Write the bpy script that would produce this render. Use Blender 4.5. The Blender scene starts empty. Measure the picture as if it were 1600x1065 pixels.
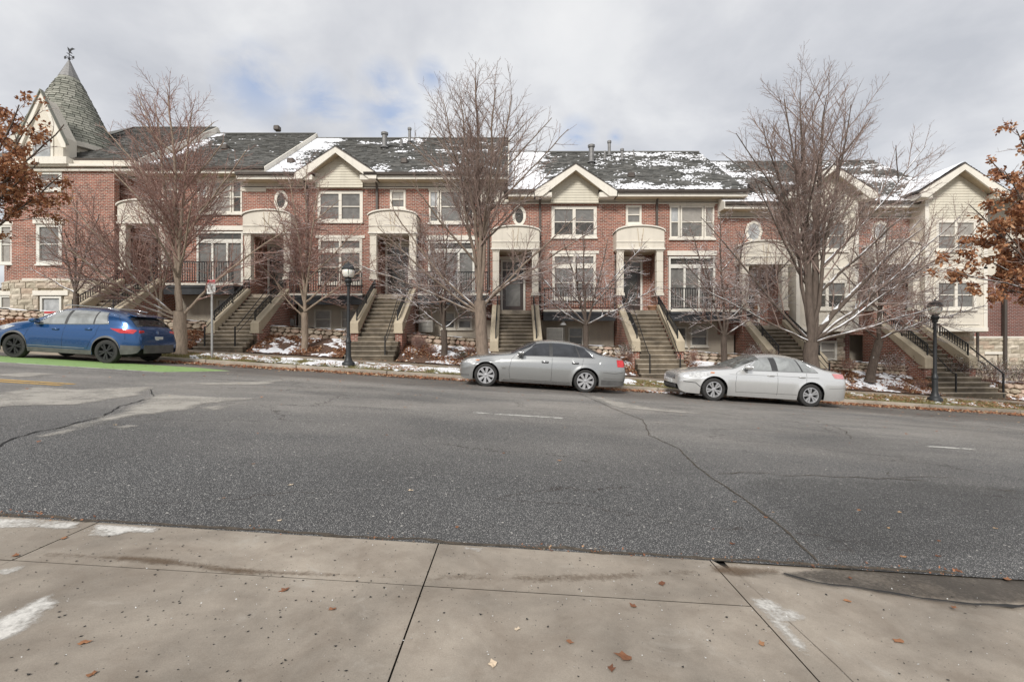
import bpy, bmesh, math, random
import numpy as np
from mathutils import Vector, Matrix, noise as mnoise
R = math.radians
random.seed(7); RNG = np.random.default_rng(7)
scn = bpy.context.scene
COL = scn.collection
# ------------------------------------------------------------------ camera
F = 755.0 / 1600.0
EYE = 1.38
cam_d = bpy.data.cameras.new('camera'); cam = bpy.data.objects.new('camera', cam_d); COL.objects.link(cam)
cam_d.sensor_width = 36.0; cam_d.lens = 36.0 * F; cam_d.clip_end = 3000; cam_d.clip_start = 0.05
cam.location = (0, 0, EYE); cam.rotation_euler = (R(90), 0, 0)
scn.camera = cam
# ------------------------------------------------------------------ world
def lk(nt, a, b): nt.links.new(a, b)
class NT:
    def __init__(s, nt): s.nt = nt
    def n(s, t, **kw):
        nd = s.nt.nodes.new(t)
        for k, v in kw.items():
            if k.startswith('i_'):
                key = k[2:]
                key = int(key) if key.isdigit() else key.replace('_', ' ')
                if hasattr(v, 'is_linked') or isinstance(v, bpy.types.NodeSocket): s.nt.links.new(v, nd.inputs[key])
                else: nd.inputs[key].default_value = v
            else: setattr(nd, k, v)
        return nd
    def math(s, op, a, b=0.0, c=None, clamp=False):
        nd = s.nt.nodes.new('ShaderNodeMath'); nd.operation = op; nd.use_clamp = clamp
        for i, v in enumerate([a, b] + ([c] if c is not None else [])):
            if isinstance(v, bpy.types.NodeSocket): s.nt.links.new(v, nd.inputs[i])
            else: nd.inputs[i].default_value = v
        return nd.outputs[0]
    def vm(s, op, a, b=None, sc=None):
        nd = s.nt.nodes.new('ShaderNodeVectorMath'); nd.operation = op
        for i, v in enumerate([a] + ([b] if b is not None else [])):
            if isinstance(v, bpy.types.NodeSocket): s.nt.links.new(v, nd.inputs[i])
            else: nd.inputs[i].default_value = v
        if sc is not None:
            if isinstance(sc, bpy.types.NodeSocket): s.nt.links.new(sc, nd.inputs['Scale'])
            else: nd.inputs['Scale'].default_value = sc
        return nd.outputs['Value'] if op in ('DOT_PRODUCT', 'LENGTH', 'DISTANCE') else nd.outputs[0]
    def mix(s, f, a, b, mode='MIX'):
        nd = s.nt.nodes.new('ShaderNodeMix'); nd.data_type = 'RGBA'; nd.blend_type = mode
        for i, v in ((0, f), (6, a), (7, b)):
            if isinstance(v, bpy.types.NodeSocket): s.nt.links.new(v, nd.inputs[i])
            else: nd.inputs[i].default_value = (v if i == 0 else (tuple(v) + (1,) if len(v) == 3 else v))
        return nd.outputs[2]
    def ramp(s, f, stops, interp='LINEAR'):
        nd = s.nt.nodes.new('ShaderNodeValToRGB'); cr = nd.color_ramp; cr.interpolation = interp
        while len(cr.elements) < len(stops): cr.elements.new(0.5)
        for e, (p, c) in zip(cr.elements, stops):
            e.position = p; e.color = (c, c, c, 1) if isinstance(c, (int, float)) else tuple(c) + (1,)
        s.nt.links.new(f, nd.inputs[0]); return nd.outputs[0]
    def noise(s, vec, scale, detail=4, rough=.55, out=0, dist=0.0):
        nd = s.n('ShaderNodeTexNoise'); nd.inputs['Scale'].default_value = scale
        nd.inputs['Detail'].default_value = detail; nd.inputs['Roughness'].default_value = rough
        nd.inputs['Distortion'].default_value = dist
        if vec is not None: s.nt.links.new(vec, nd.inputs['Vector'])
        return nd.outputs[out]

world = bpy.data.worlds.new('World'); scn.world = world; world.use_nodes = True
wn = world.node_tree; wn.nodes.clear(); W = NT(wn)
SUN_EL, SUN_AZ = 40.0, 200.0      # sun high behind and to the left of the camera, veiled by cloud
sky = W.n('ShaderNodeTexSky', sky_type='NISHITA'); sky.sun_disc = False
sky.sun_elevation = R(SUN_EL); sky.sun_rotation = R(SUN_AZ); sky.dust_density = 1.5
tc = W.n('ShaderNodeTexCoord').outputs['Generated']
nv = W.vm('NORMALIZE', tc)
sep = W.n('ShaderNodeSeparateXYZ', i_0=nv)
zz = W.math('MAXIMUM', sep.outputs[2], 0.0)
den = W.math('ADD', zz, 0.28)
flat = W.n('ShaderNodeCombineXYZ', i_0=W.math('DIVIDE', sep.outputs[0], den), i_1=W.math('DIVIDE', sep.outputs[1], den), i_2=0.0).outputs[0]
c1 = W.noise(flat, 1.3, 6, .52, dist=.25)
c2 = W.noise(W.vm('ADD', flat, (4.3, 1.7, 0)), 3.2, 5, .55, dist=.3)
cl = W.math('ADD', W.math('MULTIPLY', c1, .68), W.math('MULTIPLY', c2, .32))
cloud = W.ramp(cl, [(0.37, (3.6, 3.7, 3.95)), (0.46, (4.4, 4.46, 4.65)), (0.54, (5.25, 5.28, 5.35)), (0.64, (5.75, 5.75, 5.75))])
# thin places in the cloud where the blue shows
def wdir(px, py):
    v = Vector(((px - 800) / 755, 1, (532.5 - py) / 755)); v.normalize(); return tuple(v)
gaps = None
for px, py, rad in ((505, 165, .045), (600, 135, .035), (610, 178, .05), (675, 118, .025), (900, 214, .03), (962, 214, .012), (400, 130, .05)):
    d = W.vm('DISTANCE', nv, wdir(px, py))
    g = W.math('SUBTRACT', 1.0, W.math('DIVIDE', d, rad * 1.5), clamp=True)
    gaps = g if gaps is None else W.math('MAXIMUM', gaps, g)
gm = W.math('MULTIPLY', gaps, W.math('MULTIPLY', W.math('SUBTRACT', W.noise(flat, 7.0, 5, .6, dist=.4), .33), 4.2, clamp=True), clamp=True)
skyc = W.mix(.55, sky.outputs[0], (2.6, 3.4, 5.2))
tot = W.mix(W.math('MULTIPLY', gm, .75), cloud, skyc)
tot = W.mix(.06, tot, sky.outputs[0])
bg = W.n('ShaderNodeBackground', i_Color=tot, i_Strength=0.1)
out = W.n('ShaderNodeOutputWorld'); lk(wn, bg.outputs[0], out.inputs[0])
# ------------------------------------------------------------------ sun
sd = bpy.data.lights.new('sun', 'SUN'); sd.energy = 2.2; sd.angle = R(14); sd.color = (1, .965, .91)
sun = bpy.data.objects.new('sun', sd); COL.objects.link(sun)
az = R(SUN_AZ); el = R(SUN_EL)
sv = Vector((math.sin(az) * math.cos(el), math.cos(az) * math.cos(el), math.sin(el)))   # towards the sun
sun.rotation_euler = sv.to_track_quat('Z', 'Y').to_euler(); sun.location = sv * 60
scn.view_settings.view_transform = 'Standard'; scn.view_settings.look = 'None'
scn.view_settings.gamma = 1.0; scn.view_settings.exposure = 0.68; scn.view_settings.use_curve_mapping = False
try:
    scn.cycles.max_bounces = 6; scn.cycles.transparent_max_bounces = 12
except Exception: pass

# ------------------------------------------------------------------ materials
MATS = {}
def newmat(name):
    m = bpy.data.materials.new(name); m.use_nodes = True; nt = m.node_tree; nt.nodes.clear()
    o = nt.nodes.new('ShaderNodeOutputMaterial'); b = nt.nodes.new('ShaderNodeBsdfPrincipled')
    nt.links.new(b.outputs[0], o.inputs[0]); MATS[name] = m
    return m, NT(nt), b, o
def bump(N, b, h, strength, dist=.01):
    bp = N.n('ShaderNodeBump'); bp.inputs['Strength'].default_value = strength; bp.inputs['Distance'].default_value = dist
    lk(N.nt, h, bp.inputs['Height']); lk(N.nt, bp.outputs[0], b.inputs['Normal'])
def setc(N, b, c):
    if isinstance(c, bpy.types.NodeSocket): lk(N.nt, c, b.inputs['Base Color'])
    else: b.inputs['Base Color'].default_value = tuple(c) + (1,)
def simple(name, col, rough=.6, metal=0, var=.12, scale=6, coat=0, spec=.5, bmp=0, bscale=60):
    m, N, b, o = newmat(name)
    p = N.n('ShaderNodeTexCoord').outputs['Object']
    f = N.noise(p, scale, 5, .6)
    lo = tuple(c * (1 - var) for c in col); hi = tuple(min(1, c * (1 + var)) for c in col)
    setc(N, b, N.ramp(f, [(.3, lo), (.7, hi)]))
    b.inputs['Roughness'].default_value = rough; b.inputs['Metallic'].default_value = metal
    b.inputs['Coat Weight'].default_value = coat; b.inputs['Specular IOR Level'].default_value = spec
    if bmp: bump(N, b, N.noise(p, bscale, 4, .6), bmp, .01)
    return m
def wallvec(N):
    p = N.n('ShaderNodeNewGeometry').outputs['Position']
    s = N.n('ShaderNodeSeparateXYZ', i_0=p)
    return N.n('ShaderNodeCombineXYZ', i_0=N.math('ADD', s.outputs[0], s.outputs[1]), i_1=s.outputs[2], i_2=0.0).outputs[0], p
def brickmat(name, c1, c2, mortar):
    m, N, b, o = newmat(name)
    v, p = wallvec(N)
    br = N.n('ShaderNodeTexBrick', i_Vector=v); br.offset = .5
    br.inputs['Scale'].default_value = 1.0; br.inputs['Brick Width'].default_value = .215; br.inputs['Row Height'].default_value = .075
    br.inputs['Mortar Size'].default_value = .011; br.inputs['Mortar Smooth'].default_value = .15; br.inputs['Bias'].default_value = 0
    br.inputs['Color1'].default_value = tuple(c1) + (1,); br.inputs['Color2'].default_value = tuple(c2) + (1,); br.inputs['Mortar'].default_value = tuple(mortar) + (1,)
    big = N.noise(p, .8, 5, .6); fine = N.noise(p, 30, 4, .7)
    c = N.mix(.5, br.outputs[0], N.ramp(big, [(.3, (.72, .7, .68)), (.7, (1.2, 1.17, 1.15))]), 'MULTIPLY')
    c = N.mix(.45, c, N.ramp(fine, [(.35, (.55, .52, .5)), (.65, (1.45, 1.4, 1.35))]), 'MULTIPLY')
    setc(N, b, c); b.inputs['Roughness'].default_value = .9; b.inputs['Specular IOR Level'].default_value = .25
    h = N.math('SUBTRACT', N.math('MULTIPLY', fine, .4), br.outputs[1]); bump(N, b, h, .6, .008)
    return m
brickmat('brick', (.36, .125, .082), (.18, .064, .046), (.45, .41, .36))
brickmat('brick_dark', (.20, .075, .06), (.13, .055, .048), (.28, .24, .22))
def stucco(name, col, dirt=.18):
    m, N, b, o = newmat(name)
    v, p = wallvec(N)
    a = N.noise(p, 1.3, 6, .65); f = N.noise(p, 45, 3, .6)
    st = N.noise(N.vm('MULTIPLY', p, (5, 5, .6)), 1.0, 4, .6)
    c = N.mix(N.math('MULTIPLY', N.ramp(st, [(.5, 0), (.75, 1)]), .3), col, tuple(x * .62 for x in col))
    c = N.mix(.6, c, N.ramp(a, [(.3, (1 - dirt,) * 3), (.7, (1.08,) * 3)]), 'MULTIPLY')
    setc(N, b, c); b.inputs['Roughness'].default_value = .85; b.inputs['Specular IOR Level'].default_value = .3
    bump(N, b, f, .25, .004)
    return m
stucco('cream', (.68, .63, .54)); stucco('cream_trim', (.74, .70, .62), .12); stucco('siding', (.64, .60, .50), .12)
stucco('basement', (.62, .55, .45), .25); stucco('coping', (.50, .43, .32), .3); stucco('white_trim', (.70, .68, .62), .1)
stucco('garage_wall', (.45, .42, .35), .15)
def concrete(name, col, speck=True, stain=.35, sc=1.0):
    m, N, b, o = newmat(name)
    p = N.n('ShaderNodeNewGeometry').outputs['Position']
    oi = N.n('ShaderNodeObjectInfo').outputs['Random']
    big = N.noise(p, .9 * sc, 6, .6, dist=.4); mid = N.noise(p, 6 * sc, 6, .65); fine = N.noise(p, 160 * sc, 3, .7)
    c = N.mix(N.ramp(big, [(.38, 0), (.66, 1)]), tuple(x * (1 - stain) for x in col), tuple(x * 1.12 for x in col))
    c = N.mix(.55, c, N.ramp(mid, [(.3, (.78, .75, .72)), (.7, (1.15, 1.14, 1.12))]), 'MULTIPLY')
    c = N.mix(.5, c, N.ramp(fine, [(.3, (.75,) * 3), (.7, (1.2,) * 3)]), 'MULTIPLY')
    c = N.mix(.5, c, N.ramp(oi, [(0, (.86,) * 3), (1, (1.1,) * 3)]), 'MULTIPLY')
    if speck:
        vo = N.n('ShaderNodeTexVoronoi', i_Vector=p, i_Scale=42.0 * sc)
        sp = N.math('LESS_THAN', vo.outputs[0], .14)
        gate = N.math('GREATER_THAN', N.n('ShaderNodeSeparateColor', i_0=vo.outputs[1]).outputs[0], .72)
        c = N.mix(N.math('MULTIPLY', N.math('MULTIPLY', sp, gate), .8), c, (.05, .045, .04))
    setc(N, b, c)
    if name in ('slab', 'pavement'):      # brown film of wear and pitting
        w = N.noise(N.vm('ADD', p, (9, 2, 0)), 2.3, 7, .68, dist=.6); pit = N.noise(p, 55, 4, .75)
        c = N.mix(N.ramp(w, [(.48, 0), (.66, .38)]), c, (.15, .115, .085)); c = N.mix(N.ramp(w, [(.30, .45), (.40, 0)]), c, (.40, .37, .325))
        c = N.mix(N.ramp(pit, [(.65, 0), (.71, .4)]), c, (.11, .09, .07)); setc(N, b, c)
    b.inputs['Roughness'].default_value = .8; b.inputs['Specular IOR Level'].default_value = .35
    bump(N, b, N.math('ADD', N.math('MULTIPLY', mid, .4), fine), .35, .004)
    return m
concrete('pavement', (.33, .28, .225)); concrete('slab', (.325, .285, .238)); concrete('kerb', (.36, .315, .26), False)
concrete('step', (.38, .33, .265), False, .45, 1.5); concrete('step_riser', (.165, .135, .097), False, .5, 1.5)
concrete('patch', (.10, .095, .09), False, .3)
concrete('stain_white', (.60, .58, .54), True, .2)
# asphalt: dark binder with pale aggregate, blotched paler with distance from the camera
m, N, b, o = newmat('asphalt')
p = N.n('ShaderNodeNewGeometry').outputs['Position']
vo = N.n('ShaderNodeTexVoronoi', i_Vector=p, i_Scale=120.0)
ag = N.n('ShaderNodeSeparateColor', i_0=vo.outputs[1]).outputs[0]
vo2 = N.n('ShaderNodeTexVoronoi', i_Vector=p, i_Scale=34.0)
ag2 = N.n('ShaderNodeSeparateColor', i_0=vo2.outputs[1]).outputs[1]
core = N.math('LESS_THAN', vo.outputs[0], .42)
c = N.ramp(ag, [(0, (.05, .05, .05)), (.35, (.115, .114, .112)), (.62, (.20, .196, .19)), (.84, (.32, .312, .30)), (1, (.50, .485, .46))])
c = N.mix(core, (.05, .05, .05), c)
c = N.mix(N.math('MULTIPLY', N.math('GREATER_THAN', ag2, .985), N.math('LESS_THAN', vo2.outputs[0], .33)), c, (.42, .40, .37))
sp = N.n('ShaderNodeSeparateXYZ', i_0=p)
big = N.noise(N.vm('MULTIPLY', p, (.35, 1.1, 1)), .7, 6, .6, dist=.5)
far = N.math('MULTIPLY', N.math('SUBTRACT', sp.outputs[1], 4.5), .19, clamp=True)
far_pale = N.math('MULTIPLY', N.math('ADD', N.ramp(big, [(.35, .25), (.68, 1)]), 0.0), far)
c = N.mix(N.math('MULTIPLY', far_pale, .6), c, N.ramp(ag, [(0, (.2, .185, .165)), (1, (.52, .48, .43))]))
edge = N.math('MULTIPLY', N.math('SUBTRACT', sp.outputs[1], 12.6), 1.2, clamp=True)
c = N.mix(N.math('MULTIPLY', edge, .55), c, (.075, .062, .052))
dk = N.noise(p, .45, 5, .6)
c = N.mix(.6, c, N.ramp(dk, [(.33, (.98,) * 3), (.66, (1.45,) * 3)]), 'MULTIPLY')
# branching cracks
ck = N.n('ShaderNodeTexVoronoi', feature='DISTANCE_TO_EDGE', i_Scale=.42); lk(N.nt, N.vm('ADD', N.vm('MULTIPLY', p, (.7, 1.6, 1)), N.vm('SCALE', N.noise(p, 1.8, 6, .65, out=1), sc=.9)), ck.inputs['Vector'])
crk = N.math('MULTIPLY', N.math('LESS_THAN', ck.outputs[0], .0045), N.ramp(N.noise(p, .3, 3, .5), [(.48, 0), (.54, 1)]))
c = N.mix(N.math('MULTIPLY', crk, .8), c, (.03, .022, .018))
setc(N, b, c); b.inputs['Roughness'].default_value = .78; b.inputs['Specular IOR Level'].default_value = .45
bump(N, b, N.math('SUBTRACT', N.math('MULTIPLY', ag, .5), vo.outputs[0]), .8, .006)
# worn paint and dried salt: broken up by noise
def worn(name, col, keep, sc=9.0, stretch=(1, 1, 1), hard=.08):
    m, N, b, o = newmat(name)
    p = N.n('ShaderNodeNewGeometry').outputs['Position']
    q = N.vm('MULTIPLY', p, stretch)
    f = N.math('ADD', N.math('MULTIPLY', N.noise(q, sc, 6, .7), .6), N.math('MULTIPLY', N.noise(q, sc * 7, 3, .6), .4))
    a = N.ramp(f, [(keep, 0), (keep + hard, 1)])
    setc(N, b, N.mix(N.noise(p, 40, 3, .6), tuple(x * .75 for x in col), tuple(min(1, x * 1.2) for x in col)))
    b.inputs['Roughness'].default_value = .7; lk(N.nt, a, b.inputs['Alpha'])
    return m
worn('green_paint', (.24, .37, .13), .36, 3.0, hard=.05); worn('white_paint', (.55, .54, .5), .43, 4.0); worn('yellow_paint', (.55, .33, .07), .40, 6.0)
def blotch(name, col, amax, sc=2.0):
    m, N, b, o = newmat(name)                # attribute 'edge' fades a stain out towards its outline
    p = N.n('ShaderNodeNewGeometry').outputs['Position']
    at = N.n('ShaderNodeAttribute', attribute_name='edge').outputs['Fac']
    f = N.math('ADD', N.math('MULTIPLY', N.noise(p, sc, 6, .65), .65), N.math('MULTIPLY', N.noise(p, 45, 3, .6), .35))
    a = N.ramp(N.math('ADD', N.math('MULTIPLY', at, .85), N.math('MULTIPLY', N.math('SUBTRACT', f, .5), 2.7)), [(.28, 0), (.95, amax)])
    setc(N, b, N.mix(N.noise(p, 60, 3, .6), tuple(x * .6 for x in col), tuple(min(1, x * 1.25) for x in col)))
    b.inputs['Roughness'].default_value = .8; lk(N.nt, a, b.inputs['Alpha'])
blotch('dark_patch', (.07, .068, .066), .22, 1.2); blotch('salt', (.48, .45, .40), .75); blotch('dark_stain', (.055, .047, .04), .6); blotch('rust_stain', (.13, .085, .05), .7, 3.0)
blotch('pale_concrete', (.60, .58, .54), 1.0, 4.0)
def island(name, stops, rough=.85, bmp=0, trans=0, spec=.3, nv=.35):
    m, N, b, o = newmat(name)
    g = N.n('ShaderNodeNewGeometry')
    c = N.ramp(g.outputs['Random Per Island'], stops)
    c = N.mix(nv, c, N.ramp(N.noise(g.outputs['Position'], 14, 4, .6), [(.3, (.6,) * 3), (.7, (1.3,) * 3)]), 'MULTIPLY')
    setc(N, b, c); b.inputs['Roughness'].default_value = rough; b.inputs['Specular IOR Level'].default_value = spec
    if trans:
        b.inputs['Transmission Weight'].default_value = 0
        t = N.n('ShaderNodeBsdfTranslucent'); lk(N.nt, c, t.inputs[0]); mx = N.n('ShaderNodeMixShader', i_0=trans)
        lk(N.nt, b.outputs[0], mx.inputs[1]); lk(N.nt, t.outputs[0], mx.inputs[2]); lk(N.nt, mx.outputs[0], o.inputs[0])
    if bmp: bump(N, b, N.noise(g.outputs['Position'], 70, 4, .7), bmp, .006)
    return m
island('shingle', [(0, (.10, .10, .095)), (.5, (.145, .144, .135)), (1, (.195, .19, .178))], .95, .5)
island('shingle_cone', [(0, (.19, .195, .165)), (.5, (.25, .25, .21)), (1, (.33, .325, .28))], .95, .5)
island('leaf_litter', [(0, (.16, .07, .04)), (.35, (.30, .125, .065)), (.7, (.40, .20, .11)), (.9, (.50, .34, .20)), (1, (.62, .50, .36))], .8, 0, .15)
island('oak_leaf', [(0, (.17, .07, .04)), (.4, (.34, .145, .07)), (.75, (.48, .24, .12)), (1, (.62, .40, .24))], .6, 0, .3)
island('grass', [(0, (.11, .10, .035)), (.4, (.19, .17, .06)), (.75, (.28, .25, .10)), (1, (.36, .31, .17))], .8, 0, .2)
island('evergreen', [(0, (.03, .04, .02)), (.5, (.05, .06, .03)), (.8, (.10, .075, .05)), (1, (.7, .7, .7))], .7)
simple('joint_tar', (.02, .019, .018), .9)
simple('snow', (.80, .81, .84), .75, 0, .06, 8, bmp=.4, bscale=25)
simple('mulch', (.11, .065, .045), .95, 0, .5, 16, bmp=1.0, bscale=60)
simple('soil', (.17, .13, .085), .95, 0, .45, 9, bmp=.8, bscale=40)
simple('lawn_soil', (.20, .175, .085), .95, 0, .4, 12, bmp=.8, bscale=50)
simple('ground', (.16, .14, .10), .95, 0, .3, .4)
simple('black_iron', (.022, .023, .025), .45, .3, .3, 8); simple('post_black', (.028, .03, .032), .5, .2, .3, 5, bmp=.2)
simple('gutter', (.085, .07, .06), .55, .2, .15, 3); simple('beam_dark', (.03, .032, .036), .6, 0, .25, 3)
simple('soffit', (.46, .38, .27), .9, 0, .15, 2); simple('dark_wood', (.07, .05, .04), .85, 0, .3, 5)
simple('galvanised', (.22, .215, .21), .55, .5, .25, 8); simple('pipe_grey', (.33, .33, .32), .5, .4, .2, 6)
simple('terracotta', (.42, .24, .15), .8, 0, .2, 8); simple('ac_unit', (.40, .38, .34), .6, 0, .12, 6)
simple('door_dark', (.045, .03, .026), .35, 0, .2, 3, coat=.3); simple('door_wood', (.19, .10, .06), .5, 0, .2, 3)
simple('sign_white', (.62, .62, .60), .5, 0, .1, 8); simple('sign_red', (.45, .035, .04), .5, 0, .1, 8); simple('sign_ink', (.12, .12, .11), .6)
simple('sign_yellow', (.6, .42, .1), .6)
def glassm(name, col, rough, spec=.5, met=0.0, var=.5, sc=2.0):
    m, N, b, o = newmat(name)
    g = N.n('ShaderNodeNewGeometry').outputs['Position']
    f = N.noise(g, sc, 4, .6, dist=1.2)
    setc(N, b, N.ramp(f, [(.32, tuple(x * (1 - var) for x in col)), (.68, tuple(min(1, x * (1 + var)) for x in col))]))
    b.inputs['Roughness'].default_value = rough; b.inputs['Specular IOR Level'].default_value = spec; b.inputs['Metallic'].default_value = met
    b.inputs['IOR'].default_value = 1.5
    bump(N, b, N.noise(g, 1.4, 2, .5), .08, .02)
glassm('pane_dark', (.065, .062, .055), .06); glassm('pane_grey', (.17, .165, .155), .1, var=.25); glassm('pane_pale', (.40, .41, .41), .15, var=.3)
glassm('pane_blind', (.33, .31, .28), .2, var=.15)
glassm('car_glass_dark', (.035, .037, .042), .04, .8, .25, var=.4); glassm('car_glass_pale', (.26, .27, .265), .05, .9, .1, var=.28, sc=2.2); glassm('car_glass_mid', (.12, .125, .12), .05, .8, .1, var=.7, sc=4.0)  # pale glass: reflected sky and see-through brightness are put into its base colour
def paint(name, col, metal, rough, coat):
    m, N, b, o = newmat(name)
    p = N.n('ShaderNodeTexCoord').outputs['Object']
    sp = N.n('ShaderNodeSeparateXYZ', i_0=p)
    low = N.math('SUBTRACT', 1.0, N.math('MULTIPLY', N.math('SUBTRACT', sp.outputs[2], .15), 1.9), clamp=True)
    dirt = N.math('MULTIPLY', N.ramp(N.noise(p, 5, 6, .65), [(.3, .1), (.75, 1)]), low)
    c = N.mix(N.math('MULTIPLY', dirt, .35), col, (.25, .23, .2))
    c = N.mix(.25, c, N.ramp(N.noise(p, 900, 2, .5), [(.3, (.8,) * 3), (.7, (1.2,) * 3)]), 'MULTIPLY')
    setc(N, b, c); b.inputs['Metallic'].default_value = metal
    lk(N.nt, N.math('ADD', rough, N.math('MULTIPLY', dirt, .35)), b.inputs['Roughness'])
    b.inputs['Coat Weight'].default_value = coat; b.inputs['Coat Roughness'].default_value = .10
paint('paint_blue', (.008, .066, .20), .5, .24, 1.0); paint('paint_grey', (.37, .375, .37), .7, .27, 1.0); paint('paint_silver', (.66, .66, .65), .6, .27, 1.0)
simple('tyre', (.028, .027, .026), .85, 0, .35, 12); simple('rim_silver', (.56, .56, .57), .3, .7, .08, 6, spec=.6)
simple('rim_dark', (.035, .035, .036), .4, .4, .2, 8); simple('brake_dark', (.03, .03, .03), .7, .3); simple('chrome', (.6, .6, .6), .15, .95, .05)
simple('plastic_black', (.035, .035, .036), .6, 0, .2, 8); simple('plastic_grey', (.095, .093, .09), .65, 0, .25, 6); simple('underbody', (.012, .012, .012), .95)
simple('tail_red', (.50, .015, .02), .15, 0, .35, 12, coat=1); simple('tail_pink', (.55, .22, .22), .2, 0, .25, 12, coat=1)
simple('headlight', (.55, .55, .54), .12, .3, .4, 18, coat=1); simple('amber', (.5, .17, .05), .3, 0, .1, 5, coat=1)
simple('plate_white', (.55, .56, .55), .5); simple('plate_green', (.06, .14, .08), .5)
# stone: every stone its own tint
def stonemat(name, stops, sc=9):
    m, N, b, o = newmat(name)
    g = N.n('ShaderNodeNewGeometry').outputs['Position']
    r = N.n('ShaderNodeObjectInfo').outputs['Random']
    c = N.ramp(r, stops); f = N.noise(g, sc, 6, .65)
    c = N.mix(.65, c, N.ramp(f, [(.3, (.6, .58, .56)), (.7, (1.3,) * 3)]), 'MULTIPLY')
    setc(N, b, c); b.inputs['Roughness'].default_value = .92; b.inputs['Specular IOR Level'].default_value = .25
    bump(N, b, f, .8, .02)
stonemat('fallen_leaf', [(0, (.16, .07, .04)), (.4, (.33, .16, .08)), (.7, (.42, .28, .16)), (1, (.60, .50, .38))])
simple('seam_dirt', (.065, .052, .038), .95, 0, .5, 20)
stonemat('field_stone', [(0, (.52, .45, .36)), (.3, (.40, .34, .26)), (.5, (.50, .38, .30)), (.7, (.50, .42, .33)), (.85, (.46, .31, .24)), (1, (.60, .55, .46))])
stonemat('ledge_stone', [(0, (.48, .43, .34)), (.35, (.40, .35, .27)), (.6, (.54, .49, .40)), (.8, (.44, .34, .26)), (1, (.58, .52, .43))], 6)
# bark and twigs; snow lies on what faces up
def bark(name, c1, c2, snow_amt, sc=18):
    m, N, b, o = newmat(name)
    g = N.n('ShaderNodeNewGeometry')
    p = g.outputs['Position']
    f = N.noise(N.vm('MULTIPLY', p, (1, 1, .25)), sc, 5, .7)
    c = N.mix(f, c1, c2)
    c = N.mix(.7, c, N.ramp(f, [(.35, (.45,) * 3), (.65, (1.35,) * 3)]), 'MULTIPLY')
    if snow_amt > 0:
        nz = N.n('ShaderNodeSeparateXYZ', i_0=g.outputs['Normal']).outputs[2]
        s = N.math('ADD', nz, N.math('MULTIPLY', N.math('SUBTRACT', N.noise(p, 2.2, 4, .6), .5), 2.2))
        c = N.mix(N.ramp(s, [(1.0 - snow_amt, 0), (1.12 - snow_amt, 1)]), c, (.78, .79, .81))
    setc(N, b, c); b.inputs['Roughness'].default_value = .92; b.inputs['Specular IOR Level'].default_value = .2
    bump(N, b, f, .7, .02)
bark('bark_pale', (.40, .32, .245), (.25, .195, .15), .12); bark('bark_dark', (.17, .135, .11), (.08, .062, .052), .5); bark('bark_mid', (.29, .23, .18), (.16, .12, .095), .3)
bark('twig_red', (.44, .28, .235), (.25, .155, .13), .12, 30); bark('twig_grey', (.38, .285, .245), (.22, .16, .135), .2, 30)
bark('twig_snowy', (.30, .185, .15), (.17, .105, .085), .55, 30)
m, N, b, o = newmat('lamp_glass'); setc(N, b, (.75, .73, .66)); b.inputs['Roughness'].default_value = .35; b.inputs['Subsurface Weight'].default_value = .2

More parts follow.
